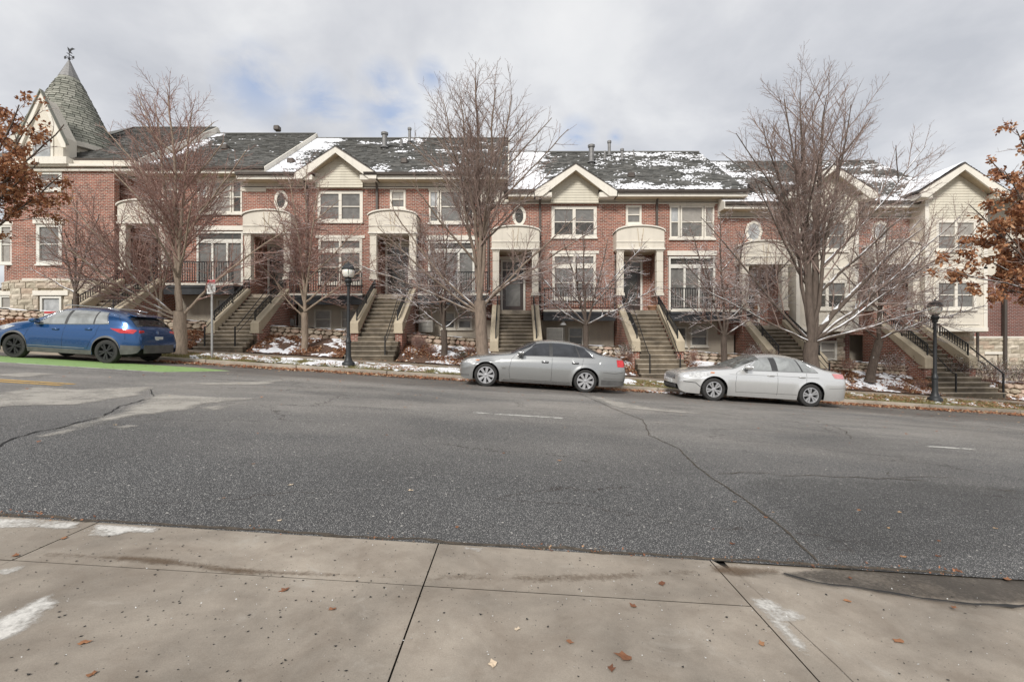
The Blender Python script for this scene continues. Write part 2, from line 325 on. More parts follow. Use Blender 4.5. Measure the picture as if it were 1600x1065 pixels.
# ------------------------------------------------------------------ mesh helpers
def tag(o, label=None, cat=None, group=None, kind=None):
    if label: o['label'] = label
    if cat: o['category'] = cat
    if group: o['group'] = group
    if kind: o['kind'] = kind
    return o
def wloc(o):
    v = Vector((0, 0, 0))
    while o is not None: v += o.location; o = o.parent
    return v
def empty(name, loc, label=None, cat=None, group=None, kind=None, parent=None):
    o = bpy.data.objects.new(name, None); COL.objects.link(o); o.empty_display_size = .2
    if parent: o.parent = parent
    o.location = loc; return tag(o, label, cat, group, kind)
class MB:
    def __init__(s): s.v = []; s.f = []
    def add(s, vs, fs):
        k = len(s.v); s.v.extend([tuple(v) for v in vs]); s.f.extend([tuple(i + k for i in f) for f in fs]); return s
    def box(s, x0, x1, y0, y1, z0, z1):
        return s.add([(x0, y0, z0), (x1, y0, z0), (x1, y1, z0), (x0, y1, z0), (x0, y0, z1), (x1, y0, z1), (x1, y1, z1), (x0, y1, z1)],
                     [(0, 3, 2, 1), (4, 5, 6, 7), (0, 1, 5, 4), (1, 2, 6, 5), (2, 3, 7, 6), (3, 0, 4, 7)])
    def prism_y(s, poly, y0, y1):      # poly in (x,z), counter-clockwise seen from -y
        n = len(poly)
        return s.add([(x, y0, z) for x, z in poly] + [(x, y1, z) for x, z in poly],
                     [tuple(range(n))] + [tuple(range(2 * n - 1, n - 1, -1))] + [(i, i + n, (i + 1) % n + n, (i + 1) % n) for i in range(n)])
    def prism_x(s, poly, x0, x1):      # poly in (y,z)
        n = len(poly)
        return s.add([(x0, y, z) for y, z in poly] + [(x1, y, z) for y, z in poly],
                     [tuple(range(n - 1, -1, -1))] + [tuple(range(n, 2 * n))] + [(i, (i + 1) % n, (i + 1) % n + n, i + n) for i in range(n)])
    def prism_z(s, poly, z0, z1):
        n = len(poly)
        return s.add([(x, y, z0) for x, y in poly] + [(x, y, z1) for x, y in poly],
                     [tuple(range(n - 1, -1, -1))] + [tuple(range(n, 2 * n))] + [(i, (i + 1) % n, (i + 1) % n + n, i + n) for i in range(n)])
    def tube(s, pts, rad, n=6, cap=True):
        pts = [Vector(p) for p in pts]; rr = rad if hasattr(rad, '__len__') else [rad] * len(pts)
        k = len(s.v); up = Vector((0, 0, 1)); prev = None
        for i, p in enumerate(pts):
            t = (pts[min(i + 1, len(pts) - 1)] - pts[max(i - 1, 0)]).normalized()
            a = prev if prev is not None else (up.cross(t) if abs(t.z) < .95 else Vector((1, 0, 0)).cross(t))
            a = (a - t * a.dot(t)).normalized(); prev = a; b_ = t.cross(a)
            for j in range(n):
                th = 2 * math.pi * j / n; s.v.append(tuple(p + (a * math.cos(th) + b_ * math.sin(th)) * rr[i]))
        for i in range(len(pts) - 1):
            for j in range(n):
                s.f.append((k + i * n + j, k + i * n + (j + 1) % n, k + (i + 1) * n + (j + 1) % n, k + (i + 1) * n + j))
        if cap:
            s.f.append(tuple(k + j for j in reversed(range(n)))); s.f.append(tuple(k + (len(pts) - 1) * n + j for j in range(n)))
        return s
    def lathe(s, prof, cx, cy, cz, n=16, axis='z', cap=True):     # prof: (r, h)
        k = len(s.v)
        for r, h in prof:
            for j in range(n):
                th = 2 * math.pi * j / n; c_, s_ = math.cos(th) * r, math.sin(th) * r
                s.v.append((cx + c_, cy + s_, cz + h) if axis == 'z' else (cx + c_, cy + h, cz + s_))
        for i in range(len(prof) - 1):
            for j in range(n):
                q = (k + i * n + j, k + i * n + (j + 1) % n, k + (i + 1) * n + (j + 1) % n, k + (i + 1) * n + j)
                s.f.append(q if axis == 'z' else q[::-1])
        if cap:
            a = tuple(k + j for j in reversed(range(n))); b_ = tuple(k + (len(prof) - 1) * n + j for j in range(n))
            if axis != 'z': a, b_ = a[::-1], b_[::-1]
            s.f.append(a); s.f.append(b_)
        return s
    def build(s, name, mat, parent=None, smooth=False, bevel=0, local=False, kind=None, label=None, origin=None):
        me = bpy.data.meshes.new(name)
        off = Vector((0, 0, 0)) if (parent is None or local) else wloc(parent)
        lo = Vector(origin) if origin is not None else Vector((0, 0, 0))   # world position of the object's origin
        base = lo if origin is not None else off
        vs = s.v if local else [(x - base.x, y - base.y, z - base.z) for x, y, z in s.v]
        me.from_pydata(vs, [], s.f); me.update()
        o = bpy.data.objects.new(name, me); COL.objects.link(o)
        if parent: o.parent = parent
        if origin is not None: o.location = lo - off
        me.materials.append(MATS[mat])
        if smooth:
            me.polygons.foreach_set('use_smooth', [True] * len(me.polygons))
            if smooth == 'auto':
                try: me.set_sharp_from_angle(angle=R(38))
                except Exception: pass
        if bevel:
            bv = o.modifiers.new('bevel', 'BEVEL'); bv.width = bevel; bv.segments = 1; bv.limit_method = 'ANGLE'
        if kind: o['kind'] = kind
        if label: o['label'] = label
        return o
def BX(name, mat, parent, x0, x1, y0, y1, z0, z1, **kw): return MB().box(x0, x1, y0, y1, z0, z1).build(name, mat, parent, **kw)
def npmesh(name, verts, faces, mat, parent=None, smooth=False, kind=None, attrs=None):
    verts = np.asarray(verts, dtype=np.float64); faces = np.asarray(faces, dtype=np.int32)
    if parent is not None: verts = verts - np.array(wloc(parent))
    me = bpy.data.meshes.new(name); nv_, nf, k = len(verts), len(faces), faces.shape[1]
    me.vertices.add(nv_); me.vertices.foreach_set('co', verts.astype(np.float32).ravel())
    me.loops.add(nf * k); me.loops.foreach_set('vertex_index', faces.ravel())
    me.polygons.add(nf); me.polygons.foreach_set('loop_start', np.arange(0, nf * k, k, dtype=np.int32))
    try: me.polygons.foreach_set('loop_total', np.full(nf, k, dtype=np.int32))
    except Exception: pass
    if smooth: me.polygons.foreach_set('use_smooth', np.ones(nf, dtype=bool))
    me.update(calc_edges=True); me.validate()
    if attrs is not None:
        a = me.attributes.new('edge', 'FLOAT', 'POINT'); a.data.foreach_set('value', np.asarray(attrs, dtype=np.float32))
    me.materials.append(MATS[mat])
    o = bpy.data.objects.new(name, me); COL.objects.link(o)
    if parent: o.parent = parent
    if kind: o['kind'] = kind
    return o
def at(px, py, d): return Vector(((px - 800) * d / 755.0, d, EYE + (532.5 - py) * d / 755.0))
def relz(py, d): return EYE + (532.5 - py) * d / 755.0
# ------------------------------------------------------------------ terrain
SL = .062
def road(x): return -SL * x
OY = [3.25, 15.5, 15.99, 16.0, 16.15, 17.5, 18.9, 19.0, 20.95, 23.5]
OZ = [0, 0, -.015, .13, .135, .24, .29, .31, 1.0, 1.05]
def off(y): return float(np.interp(y, OY, OZ))
def gz(x, y): return road(x) + off(y)
def grid(name, x0, x1, y0, y1, nx, ny, zf, mat, kind='structure', parent=None):
    xs = np.linspace(x0, x1, nx + 1); ys = np.linspace(y0, y1, ny + 1)
    v = [(x, y, zf(x, y)) for y in ys for x in xs]
    f = [(j * (nx + 1) + i, j * (nx + 1) + i + 1, (j + 1) * (nx + 1) + i + 1, (j + 1) * (nx + 1) + i) for j in range(ny) for i in range(nx)]
    return npmesh(name, v, f, mat, parent, True, kind)
# ------------------------------------------------------------------ ground, road, pavements
def farz(x, y):
    xx = max(-70, min(70, x)); return road(xx) - .45 + (0.0 if y < 24 else min(1.6, (y - 24) * .3))
gx = [-900, -300, -120, -70, -40, -25, 0, 25, 40, 70, 120, 300, 900]; gy = [-900, -300, -60, -20, 0, 12, 24, 27, 30, 60, 200, 900]
gv = [(x, y, farz(x, y)) for y in gy for x in gx]; n = len(gx)
npmesh('ground', gv, [(j * n + i, j * n + i + 1, (j + 1) * n + i + 1, (j + 1) * n + i) for j in range(len(gy) - 1) for i in range(n - 1)], 'ground', kind='structure')
def crown(y): return .045 * max(0.0, 1 - ((y - 9.2) / 6.1) ** 2)
grid('road', -70, 70, 3.22, 15.5, 140, 24, lambda x, y: road(x) + crown(y), 'asphalt')
grid('gutter', -70, 70, 15.5, 16.02, 140, 1, lambda x, y: road(x) + off(min(y, 15.99)) + .002, 'kerb')
# kerb in sections with open joints
ks = empty('kerb', (0, 16, road(0)), kind='structure')
def slopebox(mb, x0, x1, y0, y1, top, bot):
    mb.add([(x0, y0, road(x0) + bot), (x1, y0, road(x1) + bot), (x1, y1, road(x1) + bot), (x0, y1, road(x0) + bot),
            (x0, y0 + .02, road(x0) + top), (x1, y0 + .02, road(x1) + top), (x1, y1, road(x1) + top), (x0, y1, road(x0) + top)],
           [(0, 3, 2, 1), (4, 5, 6, 7), (0, 1, 5, 4), (1, 2, 6, 5), (2, 3, 7, 6), (3, 0, 4, 7)])
km = MB(); slopebox(km, -1.49, 1.49, 15.985, 16.15, .135, -.2)
k0 = None
for i in range(-9, 10):
    x = i * 3.0 + .35
    if k0 is None:
        k0 = km.build('kerb_section', 'kerb', None, bevel=.02); k0.parent = ks; o = k0
    else:
        o = k0.copy(); COL.objects.link(o)
    o.location = (x, -16, road(x) - road(0) + random.uniform(-.004, .004))
# far verge, pavement
grid('verge', -45, 45, 16.14, 17.5, 90, 4, lambda x, y: gz(x, y) + .015 * mnoise.noise((x * 2, y * 3, 0)), 'lawn_soil')
pv = empty('far_pavement', (0, 18, road(0)), kind='structure')
sm = MB(); slopebox(sm, -.745, .745, 17.5, 18.95, .265, .1); s0 = None
for i in range(-26, 27):
    x = i * 1.5 + .2
    if s0 is None:
        s0 = sm.build('pavement_slab', 'pavement', None, bevel=.008); s0.parent = pv; o = s0
    else:
        o = s0.copy(); COL.objects.link(o)
    o.location = (x, -18, road(x) - road(0) + random.uniform(-.006, .006))
grid('pavement_bed', -40, 40, 17.5, 18.95, 40, 1, lambda x, y: road(x) + .2, 'soil')
# ------------------------------------------------------------------ the near pavement: slabs with open joints
ap = empty('near_pavement', (0, 2.5, road(0)), kind='structure')
def slab(x0, x1, y0, y1, mat='slab', z=0.0, poly=None, kindx=None):
    pts = poly or [(x0, y0), (x1, y0), (x1, y1), (x0, y1)]
    # wavy broken edge along the road
    v = [(x, y, road(x) + z) for x, y in pts] + [(x, y, road(x) + z - .12) for x, y in pts]; n = len(pts)
    mb = MB().add(v, [tuple(range(n)), tuple(range(2 * n - 1, n - 1, -1))] + [(i, i + n, (i + 1) % n + n, (i + 1) % n)[::-1] for i in range(n)])
    c = Vector((sum(p[0] for p in pts) / n, sum(p[1] for p in pts) / n, 0)); c.z = road(c.x)
    return mb.build('slab', mat, ap, bevel=.007, origin=c)
JX = [-14.1, -11.85, -9.57, -7.3, -5.03, -2.76, -.49, 1.32]
def edge_pts(x0, x1, y):
    n = max(2, int((x1 - x0) / .12)); return [(x0 + (x1 - x0) * i / n, y + .018 * mnoise.noise((x0 * 3 + i * .5, 7, 0)) + .012 * mnoise.noise((i * 1.7, x0, 3))) for i in range(n + 1)]
g_ = .011
for a, c in zip(JX[:-1], JX[1:]):
    e = edge_pts(a + g_, c - g_, 3.27)
    slab(0, 0, 0, 0, poly=[(a + g_, 2.665 + g_), (c - g_, 2.665 + g_)] + e[::-1])          # gutter pan
    for y0, y1 in ((1.2, 2.665), (-.6, 1.2), (-2.4, -.6)): slab(a + g_, c - g_, y0 + g_, y1 - g_, z=random.uniform(-.002, .002))
# right of the last joint the flare: one broad slab, a narrow wedge beside the joint
slab(0, 0, 0, 0, poly=[(1.32 + g_, -2.4), (1.50, -2.4), (1.47, 2.2), (1.42, 3.02), (1.32 + g_, 3.22)])
e = edge_pts(1.42 + .006, 3.0, 3.23)
slab(0, 0, 0, 0, poly=[(1.505, -2.4), (3.3, -2.4), (3.3, 2.62), (2.75, 2.70), (2.2, 2.80), (1.75, 2.92), (1.52, 3.0), (1.43, 3.03), (1.476, 2.2)])
slab(0, 0, 0, 0, mat='slab', z=-.012, poly=[(1.43, 3.05), (1.55, 3.01), (1.8, 2.93), (2.3, 2.80), (2.75, 2.71), (3.3, 2.63), (3.3, 3.25), (2.6, 3.26), (1.43, 3.25)])
for x0, x1 in ((3.31, 6.5), (6.51, 9.7), (9.71, 13)):
    slab(x0, x1, -2.4, 2.62); slab(x0, x1, 2.63, 3.26, z=-.012)
grid('joint_bed', -14.1, 13, -2.4, 3.3, 27, 1, lambda x, y: road(x) - .03, 'joint_tar', parent=ap)
grid('near_ground', -70, 70, -25, -2.39, 70, 5, lambda x, y: road(x) + .02, 'soil')
# ------------------------------------------------------------------ thin sheets: stains and markings
def sheet(name, poly, mat, lift, kind='structure', parent=None, base=crown, soft=None):
    """thin irregular sheet; the attribute 'edge' rises from 0 at the outline to 1 well inside"""
    xs = [p[0] for p in poly]; ys = [p[1] for p in poly]; x0, x1, y0, y1 = min(xs), max(xs), min(ys), max(ys)
    st = max(.025, min(.09, (y1 - y0) / 14)); nx, ny = max(4, int((x1 - x0) / (st * 1.6))), max(4, int((y1 - y0) / st)); soft = soft or min(.35, (y1 - y0) * .3)
    X = np.linspace(x0, x1, nx + 1); Yv = np.linspace(y0, y1, ny + 1); GX, GY = np.meshgrid(X, Yv); D = np.full(GX.shape, 1e9); ins = np.zeros(GX.shape, bool); n0 = len(poly)
    for i in range(n0):
        (ax, ay), (bx_, by) = poly[i], poly[(i + 1) % n0]; dx, dy_ = bx_ - ax, by - ay; t = np.clip(((GX - ax) * dx + (GY - ay) * dy_) / (dx * dx + dy_ * dy_ + 1e-9), 0, 1)
        D = np.minimum(D, np.hypot(GX - ax - t * dx, GY - ay - t * dy_)); c_ = ((ay > GY) != (by > GY)) & (GX < dx * (GY - ay) / (dy_ + 1e-12) + ax); ins ^= c_
    E = np.where(ins, np.clip(D / soft, 0, 1), -.2 * np.clip(D / soft, 0, 5)); V = [(x, y, road(x) + base(y) + lift) for y in Yv for x in X]; fl_ = E.ravel(); F_ = []
    for j in range(ny):
        for i in range(nx):
            k = j * (nx + 1) + i; q = (k, k + 1, k + nx + 2, k + nx + 1)
            if max(fl_[a] for a in q) > -.12: F_.append(q)
    used = sorted({k for f in F_ for k in f}); mp = {k: n for n, k in enumerate(used)}
    return npmesh(name, [V[k] for k in used], [tuple(mp[k] for k in f) for f in F_], mat, parent, True, kind, attrs=[fl_[k] for k in used])
def gpt(px, py):   # pixel on the road plane -> ground (x,y)
    k = py - 532.5 - SL * (px - 800); d = 755 * EYE / max(k, 1); return ((px - 800) * d / 755, d)
def gpoly(l): return [gpt(*p) for p in l]
# bicycle lane, its edge line, centre lines, worn marks
def strip(name, x0, x1, y0f, y1f, mat, lift, n=60):
    v = []; 
    for i in range(n + 1):
        x = x0 + (x1 - x0) * i / n
        for y in (y0f(x), (y0f(x) * 2 + y1f(x)) / 3, (y0f(x) + y1f(x) * 2) / 3, y1f(x)): v.append((x, y, road(x) + crown(y) + lift))
    f = [(i * 4 + j, (i + 1) * 4 + j, (i + 1) * 4 + j + 1, i * 4 + j + 1) for i in range(n) for j in range(3)]
    return npmesh(name, v, f, mat, None, True, 'structure')
tipx = gpt(362, 580)[0]; tx = -8.9
near = lambda x: 12.32 if x < tx else 12.32 + (x - tx) / (tipx - tx) * 1.55
strip('green_cycle_lane', -34, tipx, near, lambda x: 14.25 - .3 * max(0, (x - tipx + 1.2)), 'green_paint', .004)
strip('lane_edge_line', -34, tipx + .1, lambda x: near(x) - .13, lambda x: near(x) - .012, 'white_paint', .004)
for y in (8.86, 9.1): strip('yellow_centre_line', -34, -8.3, lambda x, y=y: y, lambda x, y=y: y + .11, 'yellow_paint', .005)
for a, c, y in ((-.7, .92, 8.95), (6.95, 7.75, 8.35), (17, 20, 8.1)): strip('white_lane_dash', a, c, lambda x, y=y: y - .3 + (x - 5) * 0, lambda x, y=y: y - .19, 'white_paint', .005, 8)
for pl in ([(-30, 622), (60, 606), (118, 612), (250, 606), (225, 622), (120, 638), (20, 640), (-40, 648)],
           [(35, 688), (90, 672), (175, 650), (225, 626), (245, 616), (300, 622), (420, 626), (330, 636), (300, 645), (210, 655), (120, 680), (60, 692)],
           [(280, 602), (400, 598), (480, 591), (420, 604), (330, 606)], [(300, 640), (400, 630), (330, 650)],
           [(905, 616), (960, 640), (1050, 648), (1130, 652), (1020, 640), (940, 622)],
           [(-30, 590), (40, 584), (110, 588), (30, 594)], [(180, 612), (230, 606), (260, 610), (200, 618)], [(1010, 660), (1050, 664), (1075, 668), (1015, 666)],
           [(160, 672), (200, 666), (240, 668), (190, 678)]):
    sheet('dried_salt', gpoly(pl), 'salt', .007, soft=.16)
sheet('asphalt_patch', gpoly([(1180, 742), (1400, 750), (1640, 768), (1640, 886), (1285, 872), (1200, 808), (1130, 765)]), 'dark_patch', .0035, soft=.25)
# the long open seam in the asphalt and its brown fill
def seam(pts, w, mat, name, lift=.006, jit=.015, base=crown):
    v = []; P = []
    for (a, c) in zip(pts[:-1], pts[1:]):
        k = max(2, int(math.dist(a, c) / .07)); P += [(a[0] + (c[0] - a[0]) * i / k, a[1] + (c[1] - a[1]) * i / k) for i in range(k)]
    P.append(pts[-1])
    for i, (x, y) in enumerate(P):
        q = P[min(i + 1, len(P) - 1)]; r = P[max(i - 1, 0)]; t = Vector((q[0] - r[0], q[1] - r[1])).normalized(); nn = Vector((-t.y, t.x))
        j = jit * mnoise.noise((x * 4, y * 4, 2)) * 2; ww = w * (.45 + .9 * abs(mnoise.noise((x * 7, y * 7, 5))) * 1.6)
        for s_ in (-1, 1):
            X = x + nn.x * (j + s_ * ww); Y = y + nn.y * (j + s_ * ww); v.append((X, Y, road(X) + base(Y) + lift))
    f = [(2 * i, 2 * i + 2, 2 * i + 3, 2 * i + 1) for i in range(len(P) - 1)]
    return npmesh(name, v, f, mat, None, False, 'structure')
seam(gpoly([(1275, 878), (1205, 812), (1150, 775), (1090, 735), (1060, 705), (1015, 684), (1005, 660), (960, 642), (905, 616)]), .011, 'seam_dirt', 'asphalt_seam')
seam(gpoly([(-10, 704), (30, 685), (110, 667), (160, 655), (190, 638), (240, 625), (235, 612)]), .012, 'underbody', 'asphalt_crack', jit=.03)
for pl in ([(1120, 745), (1180, 742), (1300, 748), (1390, 752), (1450, 756)], [(1520, 762), (1560, 770), (1590, 772)], [(1390, 742), (1395, 748), (1480, 750)], [(90, 622), (130, 628), (100, 634)], [(1275, 660), (1320, 676), (1330, 690)]):
    seam(gpoly(pl), .008, 'seam_dirt', 'asphalt_crack', jit=.05)
seam([(x, 3.25 + .02 * mnoise.noise((x * 2, 0, 0))) for x in np.arange(-13, 3.1, .4)], .022, 'seam_dirt', 'dirt_in_the_seam', .005, .02, base=lambda y: 0)
# stains on the near concrete
fl = lambda y: 0
for pl, mt in (([(-60, 1005), (-20, 975), (50, 935), (95, 922), (90, 948), (40, 985), (10, 1008)], 'pale_concrete'),
               ([(-30, 893), (45, 880), (40, 890), (0, 905)], 'pale_concrete'),
               ([(-40, 808), (60, 810), (132, 815), (118, 828), (40, 826), (-40, 828)], 'pale_concrete'),
               ([(128, 838), (150, 818), (250, 824), (240, 836), (205, 832), (170, 840)], 'pale_concrete'),
               ([(1166, 940), (1180, 930), (1205, 936), (1270, 966), (1234, 978), (1262, 1010), (1276, 1040), (1306, 1072), (1290, 1070), (1225, 1002)], 'pale_concrete'),
               ([(720, 850), (760, 856), (752, 864), (725, 860)], 'pale_concrete'),
               ([(660, 908), (700, 890), (900, 893), (1090, 886), (1100, 902), (950, 912), (760, 916)], 'rust_stain'),
               ([(60, 860), (250, 868), (400, 888), (650, 898), (640, 906), (380, 900), (200, 880), (60, 872)], 'rust_stain'),
               ([(1100, 880), (1220, 884), (1230, 900), (1160, 905), (1110, 895)], 'rust_stain')):
    sheet('stain', gpoly(pl), mt, .0035, base=fl, soft=.035 if mt == 'pale_concrete' else None)
sheet('wet_gutter_patch', gpoly([(1190, 892), (1300, 880), (1450, 890), (1660, 898), (1660, 946), (1520, 940), (1440, 934), (1370, 924), (1290, 912), (1225, 898)]), 'dark_stain', -.0085, base=fl, soft=.06)
seam(gpoly([(1225, 897), (1300, 913), (1350, 920), (1440, 936), (1520, 942), (1640, 945)]), .016, 'joint_tar', 'broken_edge', .003, .02, base=fl)
# ------------------------------------------------------------------ planting beds between the flights of steps
ST = [-17.45, -11.55, -5.62, .17, 6.05, 11.95, 18.15]
SW = 1.05
beds = []
def bedz(x, y): return gz(x, y) + .035 * mnoise.noise((x * 1.7, y * 1.7, 0)) * min(1, (y - 18.95) * 2)
bx = [-26.5] + [s for u in ST for s in (u - SW, u + SW)] + [27.5]
for a, c in zip(bx[0::2], bx[1::2]):
    beds.append((a, c)); grid('planting_bed', a, c, 18.95, 20.95, max(4, int((c - a) / .25)), 9, bedz, 'mulch')
    grid('basement_yard', a, c, 20.95, 23.6, 4, 3, lambda x, y: road(x) + .55, 'soil')
def snow_sheet(name, P, nu, nv, dens, thick, parent=None, kind='stuff', scale=1.0, label=None, cat=None, thr=0.0):
    """lumps of snow over a surface P(u,v)->(pos, normal); dens(pos) >0 where snow lies"""
    V = []; H = np.zeros((nv + 1, nu + 1))
    for j in range(nv + 1):
        for i in range(nu + 1):
            p, nrm = P(i / nu, j / nv); d = dens(p, i / nu, j / nv); H[j, i] = d
            h = thick * min(1.0, max(0.0, d) * 3.0) ** .6 * (1 + .35 * mnoise.noise(Vector(p) * 6)) if d > 0 else -.02
            V.append(Vector(p) + Vector(nrm) * h)
    keep = [(j * (nu + 1) + i, j * (nu + 1) + i + 1, (j + 1) * (nu + 1) + i + 1, (j + 1) * (nu + 1) + i)
            for j in range(nv) for i in range(nu) if max(H[j, i], H[j, i + 1], H[j + 1, i], H[j + 1, i + 1]) > 0]
    if not keep: return None
    used = sorted({k for f in keep for k in f}); mp = {k: n for n, k in enumerate(used)}
    o = npmesh(name, [tuple(V[k]) for k in used], [tuple(mp[k] for k in f) for f in keep], 'snow', parent, True, kind)
    if label: o['label'] = label
    if cat: o['category'] = cat
    return o
def fbm(p, s, o=4):
    v = 0; a = .5; q = Vector(p) * s
    for _ in range(o): v += a * mnoise.noise(q); q = q * 2.07 + Vector((1.3, 2.1, .7)); a *= .55
    return v
def bed_snow(a, c, bias, name='snow'):
    def P(u, v):
        x = a + (c - a) * u; y = 18.97 + 1.93 * v; return (x, y, bedz(x, y) + .004), (0, 0, 1)
    def dn(p, u, v):
        e = min(u, 1 - u) * (c - a); return fbm(p, 1.3) * 1.1 + .5 * mnoise.noise(Vector(p) * 9) * .5 + bias + .10 * math.sin(v * 3.1) - .25 * (e < .12)
    snow_sheet(name, P, int((c - a) / .045), 44, dn, .035, kind='stuff')
for (a, c), bi in zip(beds, (-.2, -.2, -.06, -.02, .04, -.06, -.04, -.16)): bed_snow(a, c, bi)
def VS(u, v):
    x = -11 + 42 * u; y = 16.2 + 1.28 * v; return (x, y, gz(x, y) + .02), (0, 0, 1)
snow_sheet('snow', VS, 700, 22, lambda p, u, v: fbm(p, 2.3) * 1.2 + .35 * mnoise.noise(Vector(p) * 13) + (-.06 if -9 < p[0] < -1 else -.2 if p[0] < 4.6 else -.34) + .12 * (v > .45) - .1 * (v < .2), .03)
def GS(u, v):
    x = -3.2 + 14 * u; y = 15.62 + .36 * v; return (x, y, road(x) + .004), (0, 0, 1)
snow_sheet('snow', GS, 300, 8, lambda p, u, v: fbm(p, 2.0) * 1.3 + .3 * mnoise.noise(Vector(p) * 12) - (.02 if (p[0] < -.8 or 4.0 < p[0] < 6.4) else .5), .03)
# ------------------------------------------------------------------ fallen leaves, grass
def scatter_quads(name, pts, size, mat, label, cat, tilt=.5, parent=None, shape=True):
    n = len(pts); P = np.array(pts); ang = RNG.uniform(0, 2 * np.pi, n); s = size[0] + (size[1] - size[0]) * RNG.random(n) ** 1.5
    t1 = RNG.normal(0, tilt, n) ; t2 = RNG.normal(0, tilt, n)
    ax = np.stack([np.cos(ang), np.sin(ang), t1], 1); ay = np.stack([-np.sin(ang), np.cos(ang), t2], 1)
    ax *= s[:, None] * .5; ay *= (s * RNG.uniform(.5, .85, n))[:, None] * .5
    curl = np.zeros((n, 3)); curl[:, 2] = s * RNG.uniform(0, .25, n)
    V = np.stack([P - ax + curl, P - ay * .95, P + ax + curl, P + ay * .95], 1).reshape(-1, 3)
    V[:, 2] += np.repeat(s * (.12 + .25 * tilt), 4)
    Fc = np.arange(n * 4).reshape(n, 4)
    o = npmesh(name, V, Fc, mat, parent, False, 'stuff'); tag(o, label, cat); return o
def samp(n, x0, x1, y0, y1, dens, zf):
    out = []
    while len(out) < n:
        x = random.uniform(x0, x1); y = random.uniform(y0, y1)
        if random.random() < dens(x, y): out.append((x, y, zf(x, y)))
    return out
def cl_(v): return max(0, min(1, v))
def gut_d(x, y): return cl_((.25 + fbm((x, y, 3), .7) * 2.2 + (.6 if x > 9.3 or x < 4.4 else 0)) * (1.2 - (15.98 - y) * 1.3))
scatter_quads('leaf_litter', samp(10500, -11.5, 27, 15.2, 15.98, gut_d, lambda x, y: road(x) + .005), (.05, .11), 'leaf_litter', 'drift of rust brown fallen leaves lying along the gutter', 'leaves', .35)
scatter_quads('leaf_litter', samp(8500, -14, 28, 16.15, 17.5, lambda x, y: cl_(.30 + fbm((x, y, 8), .6) * 1.8 + (.35 if x > 9 else 0)), lambda x, y: gz(x, y) + .02), (.04, .09), 'leaf_litter', 'brown fallen leaves caught in the grass of the verge', 'leaves', .3)
scatter_quads('leaf_litter', samp(900, -16, 28, 17.5, 18.95, lambda x, y: cl_(.1 + fbm((x, y, 5), .8) * 2 + (.7 if y > 18.7 else 0)), lambda x, y: gz(x, y) + .012), (.04, .08), 'leaf_litter', 'few brown leaves scattered over the far pavement slabs', 'leaves', .15)
bp = []
for i, (a, c) in enumerate(beds):
    bp += samp(int((c - a) * 900), a + .02, c - .02, 18.97, 20.9, lambda x, y, i=i: cl_(.16 + fbm((x, y, i * 3), .9) * 2.6 + (.45 if min(x - a, c - x) < .5 else 0)), lambda x, y: bedz(x, y) + .01)
scatter_quads('leaf_litter', bp, (.04, .10), 'leaf_litter', 'rust brown leaves heaped on the mulch beds between the steps', 'leaves', .45)
scatter_quads('leaf_litter', samp(500, -12, 20, 3.4, 15.1, lambda x, y: cl_(.02 + (y / 15.5) ** 6), lambda x, y: road(x) + crown(y) + .004), (.03, .07), 'leaf_litter', 'small dry leaves blown loosely across the asphalt', 'leaves', .1)
scatter_quads('gravel', samp(1500, -6, 6, 1.3, 3.2, lambda x, y: cl_(.3 + (.6 if x < -.3 else 0)), lambda x, y: road(x) + .001), (.005, .018), 'underbody', 'dark crumbs of grit strewn over the near concrete slabs', 'gravel', .1)
scatter_quads('leaf_litter', samp(420, -6, 6, 3.2, 3.33, lambda x, y: cl_(.25 + fbm((x, y, 2), 1.4) * 2.2), lambda x, y: road(x) + .004), (.006, .022), 'leaf_litter', 'crumbled leaves and moss caught in the seam between road and near concrete', 'leaves', .4)
scatter_quads('gravel', samp(900, -6, 6, 1.3, 3.2, lambda x, y: cl_(.4), lambda x, y: road(x) + .001), (.004, .012), 'sign_white', 'pale crumbs of grit strewn over the near concrete slabs', 'gravel', .2)
gp = samp(34000, -14, 28, 16.16, 17.5, lambda x, y: cl_(.35 + fbm((x, y, 1), 1.2) * 1.6), lambda x, y: gz(x, y))
P = np.array(gp); n = len(P); h = RNG.uniform(.03, .09, n); a = RNG.uniform(0, 6.28, n); lean = RNG.normal(0, .03, (n, 2))
w = .006; dx = np.stack([np.cos(a) * w, np.sin(a) * w, np.zeros(n)], 1); top = P + np.concatenate([lean, h[:, None]], 1)
V = np.stack([P - dx, P + dx, top], 1).reshape(-1, 3)
tag(npmesh('grass', V, np.arange(n * 3).reshape(n, 3), 'grass', None, False, 'stuff'), 'short dry olive grass on the verge beside the kerb', 'grass')
# single leaves one can point at, on the road and the near slabs
def leaf_mesh(s, seed):
    r = random.Random(seed); out = []; k = 9
    for i in range(k):
        t = 2 * math.pi * i / k; rr = s * (.5 if i % 2 else .36) * r.uniform(.6, 1.2)
        out.append((math.cos(t) * rr * 1.2, math.sin(t) * rr * .8, s * .09 * r.random() + s * .06 * (i % 2)))
    me = bpy.data.meshes.new('fallen_leaf'); me.from_pydata(out + [(0, 0, .004)], [], [(i, (i + 1) % k, k) for i in range(k)]); me.update(); return me
lm = [leaf_mesh(.07, i) for i in range(5)]
for m_ in lm: m_.materials.append(MATS['fallen_leaf'])
lf = [(975, 1027, 1.25, 'large orange brown leaf lying alone on the near slab below the gutter'), (770, 1037, .9, 'dark red leaf at the lower edge of the middle slab'),
      (1034, 912, .9, 'orange leaf near the rusty stain on the gutter pan'), (25, 868, .8, 'pinkish brown leaf on the gutter pan by the slanted joint'), (808, 983, .6, None), (1190, 1006, .7, None), (1328, 903, .6, None)]
